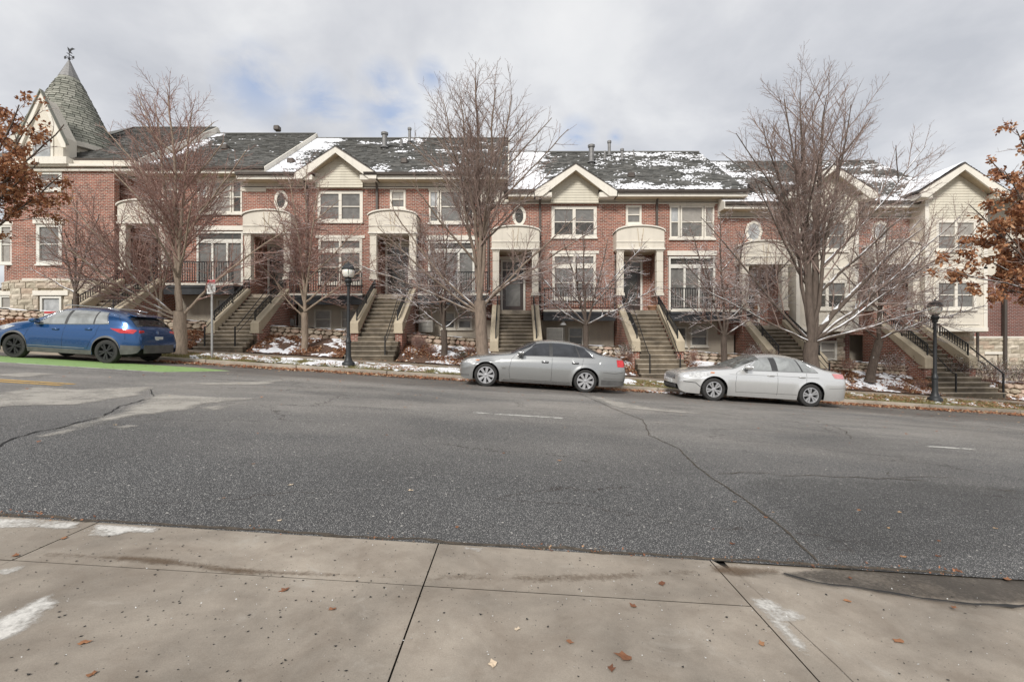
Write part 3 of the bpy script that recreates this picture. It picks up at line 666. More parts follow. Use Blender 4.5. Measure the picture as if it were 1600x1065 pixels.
pos = [(787, 712, .8), (455, 760, 1), (642, 769, 1.1), (396, 728, .7), (604, 684, .8), (633, 640, .7), (180, 668, .9), (438, 814, .8), (714, 825, .8), (350, 780, .6), (1342, 800, .9), (1405, 803, 1), (1388, 827, .8), (1411, 871, .9), (1465, 870, .9), (1467, 847, .7),
       (1197, 811, .9), (1145, 851, .9), (1148, 787, .8), (445, 922, .9), (100, 841, .7), (130, 1005, .8), (520, 952, .7), (890, 1003, .6), (955, 1045, .8), (1324, 939, .7), (1496, 892, .9), (1555, 828, .8), (1574, 905, .9), (1490, 949, .7), (1208, 803, .5), (990, 947, .8), (145, 1053, .7), (1404, 1002, .9)]
for i, q in enumerate(lf + [(a, b_, c, None) for a, b_, c in pos]):
    px, py, s, lb = q; x, y = gpt(px, py); o = bpy.data.objects.new('fallen_leaf', lm[i % 5]); COL.objects.link(o)
    cz = crown(y) if y > 3.3 else 0
    o.location = (x, y, road(x) + cz + .003); o.rotation_euler = (0, 0, random.uniform(0, 6.28)); sc_ = s * (.85 if y < 3.3 else max(.7, y / 6.5)); o.scale = (sc_,) * 3
    tag(o, lb or ('small dry leaf lying singly on the asphalt' if y > 3.3 else 'small dry leaf lying singly on the near concrete'), 'leaf', 'single fallen leaves')
# ------------------------------------------------------------------ terraced houses
YW = 23.5
def holes_wall(name, mat, parent, x0, x1, z0, z1, y, holes, th=.3, reveal=.16):
    xs = sorted({x0, x1} | {h for a in holes for h in a[:2]}); zs = sorted({z0, z1} | {h for a in holes for h in a[2:]})
    xs = [x for x in xs if x0 <= x <= x1]; zs = [z for z in zs if z0 <= z <= z1]; mb = MB()
    for a, b_ in zip(xs[:-1], xs[1:]):
        for c, d in zip(zs[:-1], zs[1:]):
            cx, cz = (a + b_) / 2, (c + d) / 2
            if any(h[0] < cx < h[1] and h[2] < cz < h[3] for h in holes): continue
            mb.add([(a, y, c), (b_, y, c), (b_, y, d), (a, y, d)], [(0, 1, 2, 3)])
    for h in holes:
        a, b_, c, d = max(h[0], x0), min(h[1], x1), max(h[2], z0), min(h[3], z1)
        mb.add([(a, y, c), (a, y + reveal, c), (a, y + reveal, d), (a, y, d)], [(0, 1, 2, 3)])
        mb.add([(b_, y, c), (b_, y + reveal, c), (b_, y + reveal, d), (b_, y, d)], [(3, 2, 1, 0)])
        mb.add([(a, y, d), (b_, y, d), (b_, y + reveal, d), (a, y + reveal, d)], [(3, 2, 1, 0)])
        mb.add([(a, y, c), (b_, y, c), (b_, y + reveal, c), (a, y + reveal, c)], [(0, 1, 2, 3)])
    mb.add([(x0, y, z0), (x0, y + th, z0), (x0, y + th, z1), (x0, y, z1)], [(0, 1, 2, 3)])
    mb.add([(x1, y, z0), (x1, y + th, z0), (x1, y + th, z1), (x1, y, z1)], [(3, 2, 1, 0)])
    mb.add([(x0, y, z1), (x1, y, z1), (x1, y + th, z1), (x0, y + th, z1)], [(0, 1, 2, 3)])
    return mb.build(name, mat, parent)
def window(parent, xc, z0, w, h, y, panes=('pane_grey', 'pane_dark'), trim='white_trim', frame=.07, cols=1, sill=True, name='window', rows=2, proud=.03):
    """sash window: frame mesh with meeting rail, panes as sub-parts set back in it"""
    if len(panes) == 2 and panes[1] == 'pane_dark': panes = random.choice([('pane_grey', 'pane_dark'), ('pane_blind', 'pane_dark'), ('pane_grey', 'pane_grey'), ('pane_blind', 'pane_grey'), ('pane_blind', 'pane_blind')])
    x0, x1, z1 = xc - w / 2, xc + w / 2, z0 + h; mb = MB(); yf, yb = y - proud, y + .12; f = frame
    mb.box(x0, x1, yf, yb, z1 - f, z1); mb.box(x0, x1, yf, yb, z0, z0 + f); mb.box(x0, x0 + f, yf, yb, z0 + f, z1 - f); mb.box(x1 - f, x1, yf, yb, z0 + f, z1 - f)
    cw = (w - 2 * f - (cols - 1) * f) / cols
    for c in range(1, cols): mb.box(x0 + c * (cw + f), x0 + c * (cw + f) + f, yf, yb, z0 + f, z1 - f)
    rh = (h - 2 * f)
    if rows == 2:
        for c in range(cols): a = x0 + f + c * (cw + f); mb.box(a, a + cw, yf + .03, yb, z0 + f + rh * .5 - .025, z0 + f + rh * .5 + .025)
    if sill: mb.box(x0 - .04, x1 + .04, yf - .05, yf + .02, z0 - .07, z0 + .001)
    fr = mb.build(name, trim, parent, bevel=.006)
    for c in range(cols):
        a = x0 + f + c * (cw + f)
        for r in range(rows):
            za = z0 + f + (rh * r / rows) + (.025 if r else 0); zb = z0 + f + rh * (r + 1) / rows - (.025 if r == 0 and rows == 2 else 0)
            MB().box(a, a + cw, yf + .055 + .02 * (r == 0), yf + .07 + .02 * (r == 0), za, zb).build('pane', panes[min(len(panes) - 1, (rows - 1 - r))] if isinstance(panes, tuple) else panes, fr)
    return fr
def ellipse_window(parent, xc, zc, a, b_, y, pane='pane_dark', sides=20):
    mb = MB(); n = sides; P = []
    for j in range(n):
        t = 2 * math.pi * j / n; P.append((math.cos(t), math.sin(t)))
    k = [(xc + c * (a + .13), y - .04, zc + s * (b_ + .13)) for c, s in P] + [(xc + c * a, y - .04, zc + s * b_) for c, s in P] + [(xc + c * a, y + .05, zc + s * b_) for c, s in P] + [(xc + c * (a + .13), y + .02, zc + s * (b_ + .13)) for c, s in P]
    f = []
    for j in range(n):
        q = (j + 1) % n; f += [(j, q, n + q, n + j), (n + j, n + q, 2 * n + q, 2 * n + j), (3 * n + j, 3 * n + q, q, j)]
    fr = mb.add(k, f).build('window', 'cream_trim', parent)
    MB().prism_y([(xc + c * (a + .01), zc + s * (b_ + .01)) for c, s in P], y - .012, y + .02).build('pane', pane, fr)
    return fr
PITCH = .70
def shingles(mb, P, U, V, row=.145, wid=.31, seed=0, skip=None):
    """lapped shingles on the plane P(u,v) (u along, v up the slope, metres)"""
    r = random.Random(seed); rows = int(V / row)
    nrm = (P(1, 0) - P(0, 0)).cross(P(0, 1) - P(0, 0)).normalized()
    for j in range(rows):
        u = -r.random() * wid
        while u < U:
            w = wid * r.uniform(.55, 1.25); a, b_ = max(0, u), min(U, u + w - .006); u += w
            if b_ - a < .02 or (skip and skip((a + b_) / 2, j * row)): continue
            v0 = j * row - r.choice((0, 0, .02)); v1 = j * row + row * 1.03; t = .026 + r.choice((0, 0, .014))
            p = [P(a, max(v0, -.03)) + nrm * t, P(b_, max(v0, -.03)) + nrm * t, P(b_, v1) + nrm * .006, P(a, v1) + nrm * .006, P(a, max(v0, -.03)), P(b_, max(v0, -.03))]
            mb.add(p, [(0, 1, 2, 3), (4, 5, 1, 0)])
    return mb
RY0, RYR = 22.92, 29.0
def main_roof(parent, x0, x1, E, left_end=False, right_end=False, snow=None, seed=0, PITCH=.685, notch=None):
    """rear-pitched roof over x0..x1 with eave height E (world)"""
    zr = E + (RYR - RY0) * PITCH
    sl = math.hypot(1, PITCH); P = lambda u, v: Vector((x0 + u, RY0 + v / sl, E + v / sl * PITCH)); yn = 23.95; vn = (yn - RY0) * sl
    full = lambda a, b_: MB().prism_x([(RY0, E - .12), (RY0, E), (RYR, zr), (RYR * 2 - RY0, E), (RYR * 2 - RY0, E - .12), (RYR, zr - .16)], a, b_).build('roof', 'gutter', parent)
    if notch:
        full(x0, notch[0]); full(notch[1], x1); zn = E + (yn - RY0) * PITCH
        MB().prism_x([(yn, zn - .12), (yn, zn), (RYR, zr), (RYR * 2 - RY0, E), (RYR * 2 - RY0, E - .12), (RYR, zr - .16)], notch[0], notch[1]).build('roof', 'gutter', parent)
    else: full(x0, x1)
    inn = (lambda X, v: notch is not None and notch[0] < X < notch[1] and v < vn)
    mb = shingles(MB(), P, x1 - x0, (RYR - RY0) * sl, seed=seed, skip=lambda u, v: inn(x0 + u, v))
    mb.build('shingle', 'shingle', parent, kind='stuff')
    BX('ridge_cap', 'shingle', parent, x0, x1, RYR - .12, RYR + .12, zr - .03, zr + .035)
    if snow:
        nrm = Vector((0, -PITCH, 1)).normalized()
        def PS(u, v): return P(u * (x1 - x0), .05 + v * ((RYR - RY0) * sl - .15)) + nrm * .028, nrm
        snow_sheet('roof_snow', PS, int((x1 - x0) / .055), int((RYR - RY0) * sl / .055), lambda p, u, v: -1 if inn(p[0], v * (RYR - RY0) * sl) else snow(p, u, v), .02, parent=parent)
    for flag, xx, s in ((left_end, x0, -1), (right_end, x1, 1)):
        if flag:   # barge board on the gable end
            a, b_ = (xx, xx + .05 * s) if s > 0 else (xx + .05 * s, xx)
            MB().prism_x([(RY0 - .02, E - .34), (RY0 - .02, E + .02), (RYR, zr + .05), (RYR, zr - .36)], a, b_).build('barge_board', 'cream_trim', parent)
            MB().prism_x([(RYR, zr - .36), (RYR, zr + .05), (2 * RYR - RY0, E + .02), (2 * RYR - RY0, E - .34)], a, b_).build('barge_board', 'cream_trim', parent)
def eave(parent, x0, x1, E):
    x0 += .013; x1 -= .013
    MB().prism_x([(RY0 - .13, E - .11), (RY0 - .15, E + .01), (RY0 - .13, E + .015), (RY0, E + .012), (RY0, E - .12)], x0, x1).build('gutter', 'gutter', parent)
    BX('fascia', 'cream_trim', parent, x0, x1, RY0 - .005, RY0 + .03, E - .29, E - .125)
    BX('soffit', 'soffit', parent, x0, x1, RY0 + .02, YW, E - .30, E - .27)
def gable(parent, xc, E, front, half=1.95, rise=1.27, seed=0, snow=0.0, wall_half=1.15, wz0=None, board=.125):
    """small cross gable: rake boards, soffit, boarded wall, shingled slopes running back into the main roof"""
    yb = RY0 + (rise + .05) / PITCH + .2; ap_ = E + rise
    for s in (-1, 1):
        A = Vector((xc, front - .42, ap_)); B = Vector((xc + s * half, front - .42, E)); up = Vector((0, 0, 1))
        poly = [(xc, ap_), (xc + s * half, E), (xc + s * half, E - .06), (xc, ap_ - .08)]
        MB().prism_y(poly if s < 0 else poly[::-1], front - .44, yb).build('gable_roof', 'gutter', parent)
        poly = [(xc, ap_ - .08), (xc + s * half, E - .06), (xc + s * (half - .02), E - .30), (xc + s * (half - .36), E - .30) , (xc, ap_ - .34)]
        MB().prism_y(poly if s < 0 else poly[::-1], front - .475, front - .40).build('rake_board', 'cream_trim', parent)
        poly = [(xc, ap_ - .30), (xc + s * (half - .30), E - .13), (xc + s * (half - .34), E - .17), (xc, ap_ - .36)]
        MB().prism_y(poly if s < 0 else poly[::-1], front - .40, front).build('soffit', 'soffit', parent)
        sl = math.hypot(half, rise)
        def P(u, v, s=s): return Vector((xc + s * half * (1 - v / sl), (front - .44 + u) if s > 0 else (yb - u), E + rise * v / sl))
        L = yb - front + .44
        shingles(MB(), P, L, sl, seed=seed + 3 + s).build('shingle', 'shingle', parent, kind='stuff')
        if snow > 0:
            nrm = Vector((s * rise, 0, half)).normalized()
            snow_sheet('roof_snow', lambda u, v, P=P, nrm=nrm: (P(u * L, v * sl) + nrm * .028, nrm), int(L / .06), int(sl / .06), lambda p, u, v, s=s: fbm(p, 1.1) + snow + (.2 if s < 0 else -.3), .035, parent=parent)
    for s in (-1, 1):
        xa_, xb_ = sorted((xc + s * (wall_half - .02), xc + s * (half - .06))); BX('eave_return', 'cream_trim', parent, xa_, xb_, front - .397, YW - .04, E - .318, E - .095)
    # boarded wall under the gable, one object per board
    gw = empty('gable_wall', (xc, front, E), parent=parent); gw.location = Vector((xc, front, E)) - wloc(parent)
    z = wz0; proto = {}
    while z < ap_ - .42:
        top = min(z + board, ap_ - .36)
        hw = min(wall_half, (ap_ - .28 - z) / rise * half)
        hw2 = min(wall_half, (ap_ - .28 - top) / rise * half)
        MB().add([(xc - hw, front - .022, z), (xc + hw, front - .022, z), (xc + hw2, front - .004, top), (xc - hw2, front - .004, top), (xc - hw, front + .01, z), (xc + hw, front + .01, z)],
                 [(0, 1, 2, 3), (4, 5, 1, 0)]).build('siding_board', 'siding', gw)
        z += board
    wall_half -= .03; MB().prism_y([(xc - wall_half, wz0 + .01), (xc + wall_half, wz0 + .01), (xc + wall_half, min(ap_ - .3, E + .3)), (xc, ap_ - .3), (xc - wall_half, min(ap_ - .3, E + .3))], front + .012, YW + .2).build('backing', 'siding', gw)
def porch(parent, u, Fz, yf=22.74):
    a0 = Fz + 2.87; side = a0 + .80; top = a0 + 1.08; hw = 1.13
    arc = [(u + hw * math.cos(t) * 1.0, side + (top - side) * math.sin(t)) for t in np.linspace(0, math.pi, 15)]
    MB().prism_y([(u - hw, a0), (u + hw, a0)] + arc, yf, YW + .02).build('porch_canopy', 'cream', parent, bevel=.01)
    BX('band', 'cream_trim', parent, u - hw - .025, u + hw + .025, yf - .035, yf + .3, a0 - .02, a0 + .06)
    BX('band', 'cream_trim', parent, u - hw - .02, u + hw + .02, yf - .03, yf + .002, a0 + .33, a0 + .365)
    ar2 = [(u + (hw + .04) * math.cos(t), side + (top - side) * math.sin(t) + .0) for t in np.linspace(0, math.pi, 15)]
    mb = MB(); n = len(ar2)
    for i in range(n - 1):
        (xa, za), (xb, zb) = ar2[i], ar2[i + 1]
        mb.add([(xa, yf - .07, za), (xb, yf - .07, zb), (xb, yf - .07, zb + .06), (xa, yf - .07, za + .06), (xa, YW, za + .06), (xb, YW, zb + .06), (xa, yf, za), (xb, yf, zb)], [(1, 0, 3, 2), (2, 3, 4, 5), (0, 1, 7, 6)])
    mb.build('cornice', 'cream_trim', parent)
    for s in (-1, 1):
        MB().prism_y([(u + s * .05 - .012, a0 + .12), (u + s * .05 + .012, a0 + .12), (u + s * .14 + .012, top - .1), (u + s * .14 - .012, top - .1)], yf - .012, yf + .004).build('keystone_joint', 'soffit', parent)
    for s in (-1, 1):
        cx = u + s * .93
        c = MB(); z0 = Fz + .72
        for k in range(4): c.box(cx - .155, cx + .155, yf + .05, yf + .36, z0 + .12 + k * .49, z0 + .12 + k * .49 + .475)
        c.box(cx - .14, cx + .14, yf + .065, yf + .345, z0, a0); c.box(cx - .19, cx + .19, yf + .02, yf + .4, z0, z0 + .1); c.box(cx - .19, cx + .19, yf + .02, yf + .4, a0 - .1, a0 - .02)
        c.build('porch_column', 'cream', parent, bevel=.012)
        BX('brick_pier', 'brick', parent, cx - .17, cx + .17, yf + .05, YW + .01, Fz - .3, Fz + .69)
        BX('pier_cap', 'cream_trim', parent, cx - .2, cx + .2, yf + .01, YW - .01, Fz + .69, Fz + .725)
def entry(parent, u, Fz, door='pane_dark', lit=False):
    yb = 24.35
    BX('entry_wall', 'brick', parent, u - 1.0, u + 1.0, yb, yb + .2, Fz, Fz + 3.0)
    BX('entry_wall', 'brick', parent, u - 1.06, u - .94, YW, yb, Fz, Fz + 3.0); BX('entry_wall', 'brick', parent, u + .94, u + 1.06, YW, yb, Fz, Fz + 3.0)
    BX('entry_ceiling', 'soffit', parent, u - 1.1, u + 1.1, YW, yb, Fz + 2.85, Fz + 3.0)
    BX('landing', 'step', parent, u - 1.02, u + 1.02, 22.72, yb, Fz - .2, Fz)
    dx = u - .12
    dr = MB().box(dx - .62, dx - .52, yb - .08, yb, Fz, Fz + 2.62).box(dx + .52, dx + .62, yb - .08, yb, Fz, Fz + 2.62).box(dx - .52, dx + .52, yb - .08, yb, Fz + 2.52, Fz + 2.62).box(dx - .52, dx + .52, yb - .08, yb, Fz + 2.08, Fz + 2.14).box(dx - .52, dx + .52, yb - .1, yb, Fz, Fz + .05).build('door', 'white_trim', parent)
    BX('transom_pane', 'pane_grey', dr, dx - .52, dx + .52, yb - .05, yb - .02, Fz + 2.14, Fz + 2.52)
    leaf = MB().box(dx - .52, dx - .36, yb - .06, yb - .01, Fz + .05, Fz + 2.08).box(dx + .36, dx + .52, yb - .06, yb - .01, Fz + .05, Fz + 2.08).box(dx - .36, dx + .36, yb - .06, yb - .01, Fz + .05, Fz + .3).box(dx - .36, dx + .36, yb - .06, yb - .01, Fz + 1.93, Fz + 2.08).build('door_leaf', 'door_dark' if not lit else 'door_wood', dr)  # the flag picks a brown wooden leaf over the dark one
    BX('glazing', door, dr, dx - .36, dx + .36, yb - .04, yb - .03, Fz + .3, Fz + 1.93)
    BX('lintel', 'cream_trim', parent, dx - .72, dx + .72, yb - .10, yb, Fz + 2.64, Fz + 2.80)
def balcony(parent, x0, x1, Fz, yf=22.28, n=None):
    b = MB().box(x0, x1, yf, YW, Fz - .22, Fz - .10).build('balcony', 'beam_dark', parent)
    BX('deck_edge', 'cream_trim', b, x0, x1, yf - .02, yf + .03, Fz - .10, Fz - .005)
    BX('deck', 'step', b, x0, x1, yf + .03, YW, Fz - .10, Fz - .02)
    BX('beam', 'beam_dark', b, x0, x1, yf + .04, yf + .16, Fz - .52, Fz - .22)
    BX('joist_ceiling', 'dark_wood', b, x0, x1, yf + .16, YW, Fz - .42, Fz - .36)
    rl = MB().box(x0, x1, yf, yf + .045, Fz + .95, Fz + 1.0).box(x0, x1, yf + .005, yf + .035, Fz + .06, Fz + .10)
    for xx in (x0 + .02, (x0 + x1) / 2, x1 - .06): rl.box(xx, xx + .045, yf, yf + .045, Fz - .02, Fz + .96)
    rl.build('railing', 'black_iron', b)
    k = int((x1 - x0) / .112); pk = None
    for i in range(1, k):
        x = x0 + (x1 - x0) * i / k
        if pk is None: pk = MB().box(x - .014, x + .014, yf + .008, yf + .034, Fz + .1, Fz + .96).build('picket', 'black_iron', b, origin=(x, yf, Fz))
        else:
            c = pk.copy(); COL.objects.link(c); c.location = Vector((x, yf, Fz)) - wloc(b)
def downspout(parent, x, z0, z1, y=YW - .07, w=.05):
    MB().box(x - w, x + w, y - .04, y + .045, z0, z1).tube([(x, y, z1 - .02), (x, y - .12, z1 + .14), (x, RY0 - .06, z1 + .42)], .05, 6).build('downspout', 'gutter', parent)
def basement(parent, x0, x1, Fz, g, wins, mat='basement', y=YW):
    top = Fz - .45; bot = g
    holes_wall('basement_wall', mat, parent, x0, x1, bot, top, y + .02, [(w[0] - w[1] / 2, w[0] + w[1] / 2, w[2], w[2] + w[3]) for w in wins])
    for w in wins: window(parent, w[0], w[2], w[1], w[3], y + .02, ('pane_grey', 'pane_dark') if len(w) < 5 else w[4], trim='cream_trim', frame=.08, proud=.04)
def house(name, lab, u, x0, x1, Fz, E, kind, bc, g, roof=(0, 0), seed=0, snow=None, ends=(False, False), ov=None, gsnow=.0, **kw):
    h = empty(name, (u + 1.5, YW, g), lab, 'house', 'brick terraced houses up the hill')
    bt = Fz + 5.2          # top of the brickwork
    holes = [(u - 1.0, u + 1.0, Fz, Fz + 2.87)]; W_ = []
    if kind == 'gable': W_ = [(bc, Fz + 3.57, 2.2, 1.52), (bc, Fz + .57, 2.12, 2.2)]
    elif kind == 'flat': W_ = [(bc, Fz + 3.55, 2.14, 1.55), (bc, Fz + .02, 2.3, 2.66)]
    for w in W_: holes.append((w[0] - w[2] / 2, w[0] + w[2] / 2, w[1], w[1] + w[3]))
    if kw.get('small') == 'rect': holes.append((kw['sx'] - .38, kw['sx'] + .38, Fz + 4.22, Fz + 5.14))
    if kind == 'box': x1w = bc - 1.4; holes = holes[:1]
    else: x1w = x1
    holes_wall('brick_wall', 'brick', h, x0, x1w, Fz - .45, bt, YW, holes)
    # core behind so nothing shows through
    BX('house_core', 'basement', h, x0 + .02, x1 - .02, YW + 1.1, 35.0, g, E - .3)
    BX('frieze', 'cream', h, x0, x1w, YW - .02, YW + .2, bt + .08, E - (.27 if kind != 'box' else .5))
    if ends[1]: BX('frieze', 'cream', h, x1w - .03, roof[1] - .2, YW - .036, YW + .19, bt - .62, E - .27)
    BX('brick_cornice', 'cream_trim', h, x0, x1w, YW - .06, YW + .1, bt, bt + .05); BX('brick_cornice', 'gutter', h, x0, x1w, YW - .08, YW + .1, bt + .05, bt + .08)
    porch(h, u, Fz); entry(h, u, Fz, kw.get('door', 'pane_dark'), kw.get('lit', False))
    BX('stair_core', 'brick', h, u - 1.08, u + 1.08, 22.72, YW + .02, g, Fz - .2)
    if kind != 'box': 
        BX('belt_course', 'cream_trim', h, bc - 1.2, bc + 1.2, YW - .05, YW + .05, Fz + 2.70 if kind == 'flat' else Fz + 2.79, Fz + 2.92)
    pn = kw.get('panes', ('pane_grey', 'pane_dark'))
    if kind == 'gable':
        window(h, bc, Fz + 3.57, 2.2, 1.52, YW, pn, trim='cream_trim', frame=.15, cols=2)
        fr = window(h, bc, Fz + .57, 2.12, 1.62, YW, kw.get('panes2', ('pane_blind', 'pane_dark')), trim='cream_trim', frame=.12, cols=2)
        window(h, bc, Fz + 2.19, 2.12, .58, YW, ('pane_grey',), trim='cream_trim', frame=.12, cols=2, rows=1, sill=False)
        eave(h, roof[0], bc - 1.95, E); eave(h, bc + 1.95, roof[1], E)
        gable(h, bc, E, YW - .2, seed=seed, wz0=bt + .0, wall_half=1.15, snow=gsnow)
    elif kind == 'flat':
        for dx, w, ps in ((-.84, .46, ('pane_pale', 'pane_grey')), (0, 1.1, pn), (.84, .46, ('pane_grey', 'pane_dark'))): window(h, bc + dx, Fz + 3.55, w + .02, 1.55, YW, ps, trim='cream_trim', frame=.075, sill=False)
        BX('window_sill', 'cream_trim', h, bc - 1.14, bc + 1.14, YW - .09, YW + .02, Fz + 3.44, Fz + 3.55)
        BX('window_head', 'cream', h, bc - 1.12, bc + 1.12, YW - .04, YW, Fz + 5.10, Fz + 5.25)
        sd_ = window(h, bc, Fz + .02, 2.26, 2.16, YW, ('pane_grey',), trim='white_trim', frame=.1, cols=3, rows=1, sill=False, name='sliding_door')
        window(h, bc, Fz + 2.18, 2.26, .46, YW, ('pane_dark',), trim='white_trim', frame=.09, cols=1, rows=1, sill=False)
        eave(h, roof[0], roof[1], E)
    elif kind == 'box':
        yf = 22.62; a, b_ = bc - 1.45, bc + 1.45
        holes_wall('bay_wall', 'cream', h, a, b_, Fz - .3, E - .1, yf, [(bc - .95, bc + .95, Fz + .72, Fz + 2.08), (bc - .95, bc + .95, Fz + 3.45, Fz + 4.9)], th=.9)
        window(h, bc, Fz + .72, 1.9, 1.36, yf, kw.get('panes2', ('pane_grey', 'pane_dark')), trim='cream_trim', frame=.13, cols=2)
        window(h, bc, Fz + 3.45, 1.9, 1.45, yf, pn, trim='cream_trim', frame=.13, cols=2)
        BX('bay_panel', 'cream_trim', h, bc - 1.1, bc + 1.1, yf - .03, yf, Fz + .02, Fz + .06); BX('bay_panel', 'cream_trim', h, bc - 1.47, bc + 1.47, yf - .05, yf, Fz - .3, Fz - .12)
        BX('bay_panel', 'cream_trim', h, bc - 1.47, bc + 1.47, yf - .03, yf, Fz + 2.62, Fz + 2.72); BX('bay_panel', 'cream_trim', h, bc - .03, bc + .03, yf - .02, yf, Fz + .06, Fz + .6)
        for s in (-1, 1): BX('corner_board', 'cream_trim', h, bc + s * 1.37 - .09, bc + s * 1.37 + .09, yf - .03, yf, Fz - .12, E - .3)
        BX('bay_floor', 'soffit', h, a, b_, yf, YW, Fz - .34, Fz - .3)
        eave(h, roof[0], bc - 1.45, E - .28); 
        if roof[1] > bc + 1.45: eave(h, bc + 1.45, roof[1], E - .28)
        gable(h, bc, E, yf, seed=seed, wz0=Fz + 5.0, wall_half=1.45, rise=1.3, half=2.05, snow=gsnow)
    if kw.get('small') == 'rect': window(h, kw['sx'], Fz + 4.22, .76, .92, YW, ('pane_blind', 'pane_grey'), trim='cream_trim', frame=.1)
    elif kw.get('small') == 'oval': ellipse_window(h, kw['sx'], Fz + 4.62, .20, .36, YW, sides=24)
    elif kw.get('small') == 'round': ellipse_window(h, kw['sx'], Fz + 4.55, .30, .42, YW, 'pane_pale', sides=8)
    main_roof(h, roof[0], roof[1], E if kind != 'box' else E - .28, ends[0], ends[1], snow, seed, notch=(bc - 1.2, bc + 1.2) if kind == 'gable' else None)
    if ends[1]:
        MB().prism_x([(YW, E - .8), (YW, E - .1), (RYR, E + (RYR - RY0) * PITCH - .3), (34.5, E - .1), (34.5, E - 3)], roof[1] - .35, roof[1] - .25).build('end_wall', 'siding', h)
    return h
G = lambda x: road(x) + .5
Fz3, Fz2, F4, F7 = 3.58, 4.05, 2.83, 2.13
E2, E3, E4, E5 = relz(262, 23), relz(270, 22.9), relz(297, 22.9), relz(307, 22.9)
def snow_fn(x0, x1, left_w, left_b, base, bot=.35, top=.0):
    def f(p, u, v):
        x = p[0]; q = Vector((p[0] * .6, p[1], p[2])); s = fbm(q, .8) * 1.15 + .25 * mnoise.noise(q * 4.5) + .62 * mnoise.noise(Vector(p) * 12) + base - .27
        s += left_b * max(0, 1 - max(0, x - x0) / left_w) + bot * max(0, 1 - v * 5) + top * max(0, (v - .8) * 5)
        return s
    return f
h2 = house('terraced_house', 'brick terraced house with dark roof sloping beside the turret, behind the big reddish tree', ST[0], -19.36, -13.1, Fz2, E2, 'flat', -14.2, G(-16), (-17.7, -11.75), 2, snow_fn(-17.7, 0, 1.3, .75, -.42, 0), (False, True), door='pane_dark', small='rect', sx=-16.6)
h3 = house('terraced_house', 'gabled brick house with small oval window beside the porch, left of the first street lamp', ST[1], -13.1, -7.2, Fz3, E3, 'gable', -8.35, G(-10), (-13.1, -7.0), 3, snow_fn(-12.0, 0, 2.6, 1.0, -.22, .3), small='oval', sx=-11.22, door='pane_dark', panes=('pane_grey', 'pane_grey'), gsnow=.0)
h4 = house('terraced_house', 'flat fronted brick house with white balcony door, right of the first street lamp', ST[2], -7.2, -1.5, Fz3, E3, 'flat', -2.95, G(-4), (-7.0, -.2), 4, snow_fn(-7, 0, .1, 0, -.16, .35, .1), (False, True), small='rect', sx=-5.55)
h5 = house('terraced_house', 'gabled brick house directly behind the grey sedan', ST[3], -1.5, 4.2, F4, E4, 'gable', 3.02, G(1.5), (-.2, 5.0), 5, snow_fn(-.2, 0, 2.9, 1.1, -.12, .3), small='oval', sx=.35, door='pane_grey', gsnow=.0)
h6 = house('terraced_house', 'flat fronted brick house with small square window above its arched porch, between both sedans', ST[4], 4.2, 10.0, F4, E4, 'flat', 8.75, G(7), (5.0, 11.2), 6, snow_fn(5, 0, .1, 0, -.09, .3, .15), (False, False), small='rect', sx=5.92, door='pane_dark')
h7 = house('terraced_house', 'brick house with cream gabled bay behind the silver sedan', ST[5], 10.0, 16.4, F7, E5, 'box', 14.75, G(13), (10.04, 16.5), 7, snow_fn(11.2, 0, 2.2, .6, -.14, .5), small='round', sx=11.75, lit=True, gsnow=-.1)
h8 = house('terraced_house', 'brick house with tall cream gabled bay at the right end of the row', ST[6], 16.4, 22.4, F7, E5 + .05, 'box', 20.78, G(19), (16.5, 21.7), 8, snow_fn(16.5, 0, .1, 0, .08, .4), small='round', sx=17.9, gsnow=.25)
MB().prism_x([(RY0 - .16, E5 - .60), (YW, E5 - .60), (YW, E5 + .2), (RY0 + .05, E5 - .2), (RY0 - .16, E5 - .26)], 10.005, 10.038).build('eave_end_board', 'cream_trim', h7)
# balconies and what is below them
balcony(h2, -16.1, -12.85, Fz2); balcony(h3, -10.3, -6.9, Fz3); balcony(h4, -4.35, -1.1, Fz3); balcony(h5, 1.45, 4.78, F4); balcony(h6, 7.32, 10.6, F4)
basement(h2, -16.3, -12.7, Fz2, G(-14), [(-13.9, .95, relz(508, 23.5), 1.3)])
basement(h3, -10.4, -6.75, Fz3, G(-9), [(-9.2, .85, relz(514, 23.5), .95), (-7.9, .85, relz(514, 23.5), .95)])
basement(h4, -4.5, -.95, Fz3, G(-3), [(-3.1, .7, relz(514, 23.5), .85), (-2.3, .7, relz(514, 23.5), .85)])
basement(h5, 1.3, 4.95, F4, G(3), [(2.2, .75, relz(541, 23.5), .95), (3.1, .75, relz(541, 23.5), .95)])
basement(h6, 7.15, 10.8, F4, G(9), [(8.15, .68, relz(541, 23.5), .95), (9.1, .85, relz(541, 23.5), .95)])
BX('basement_wall', 'brick_dark', h7, 13.05, 16.3, YW, YW + .2, G(14), F7 + .2)
window(h7, 15.3, relz(563, 23.4), .85, .95, YW - .1, ('pane_grey', 'pane_dark'), frame=.1)
BX('brick_wall', 'brick_dark', h7, 16.2, 16.4, YW - .02, YW + .1, G(14), F7 - .4)
BX('basement_wall', 'basement', h8, 19.2, 22.4, YW, YW + .2, G(20), F7 + .2)
window(h8, 19.95, relz(570, 23.4), .8, 1.1, YW - .08, ('pane_pale', 'pane_dark'), frame=.1)
for h, x, z0, z1 in ((h3, -9.95, F4 + 1.0, Fz3 + 5.2), (h4, -6.55, Fz3 + 3.9, Fz3 + 5.3), (h5, -1.15, F4 + 1, F4 + 5.2), (h6, 7.02, F4 + 3.8, F4 + 5.25), (h7, 13.1, F7 + .2, F7 + 5.2), (h8, 16.75, F7 - .2, F7 + 5.2), (h5, 1.35, F4 - .2, F4 + 5.1)): downspout(h, x, z0, z1)
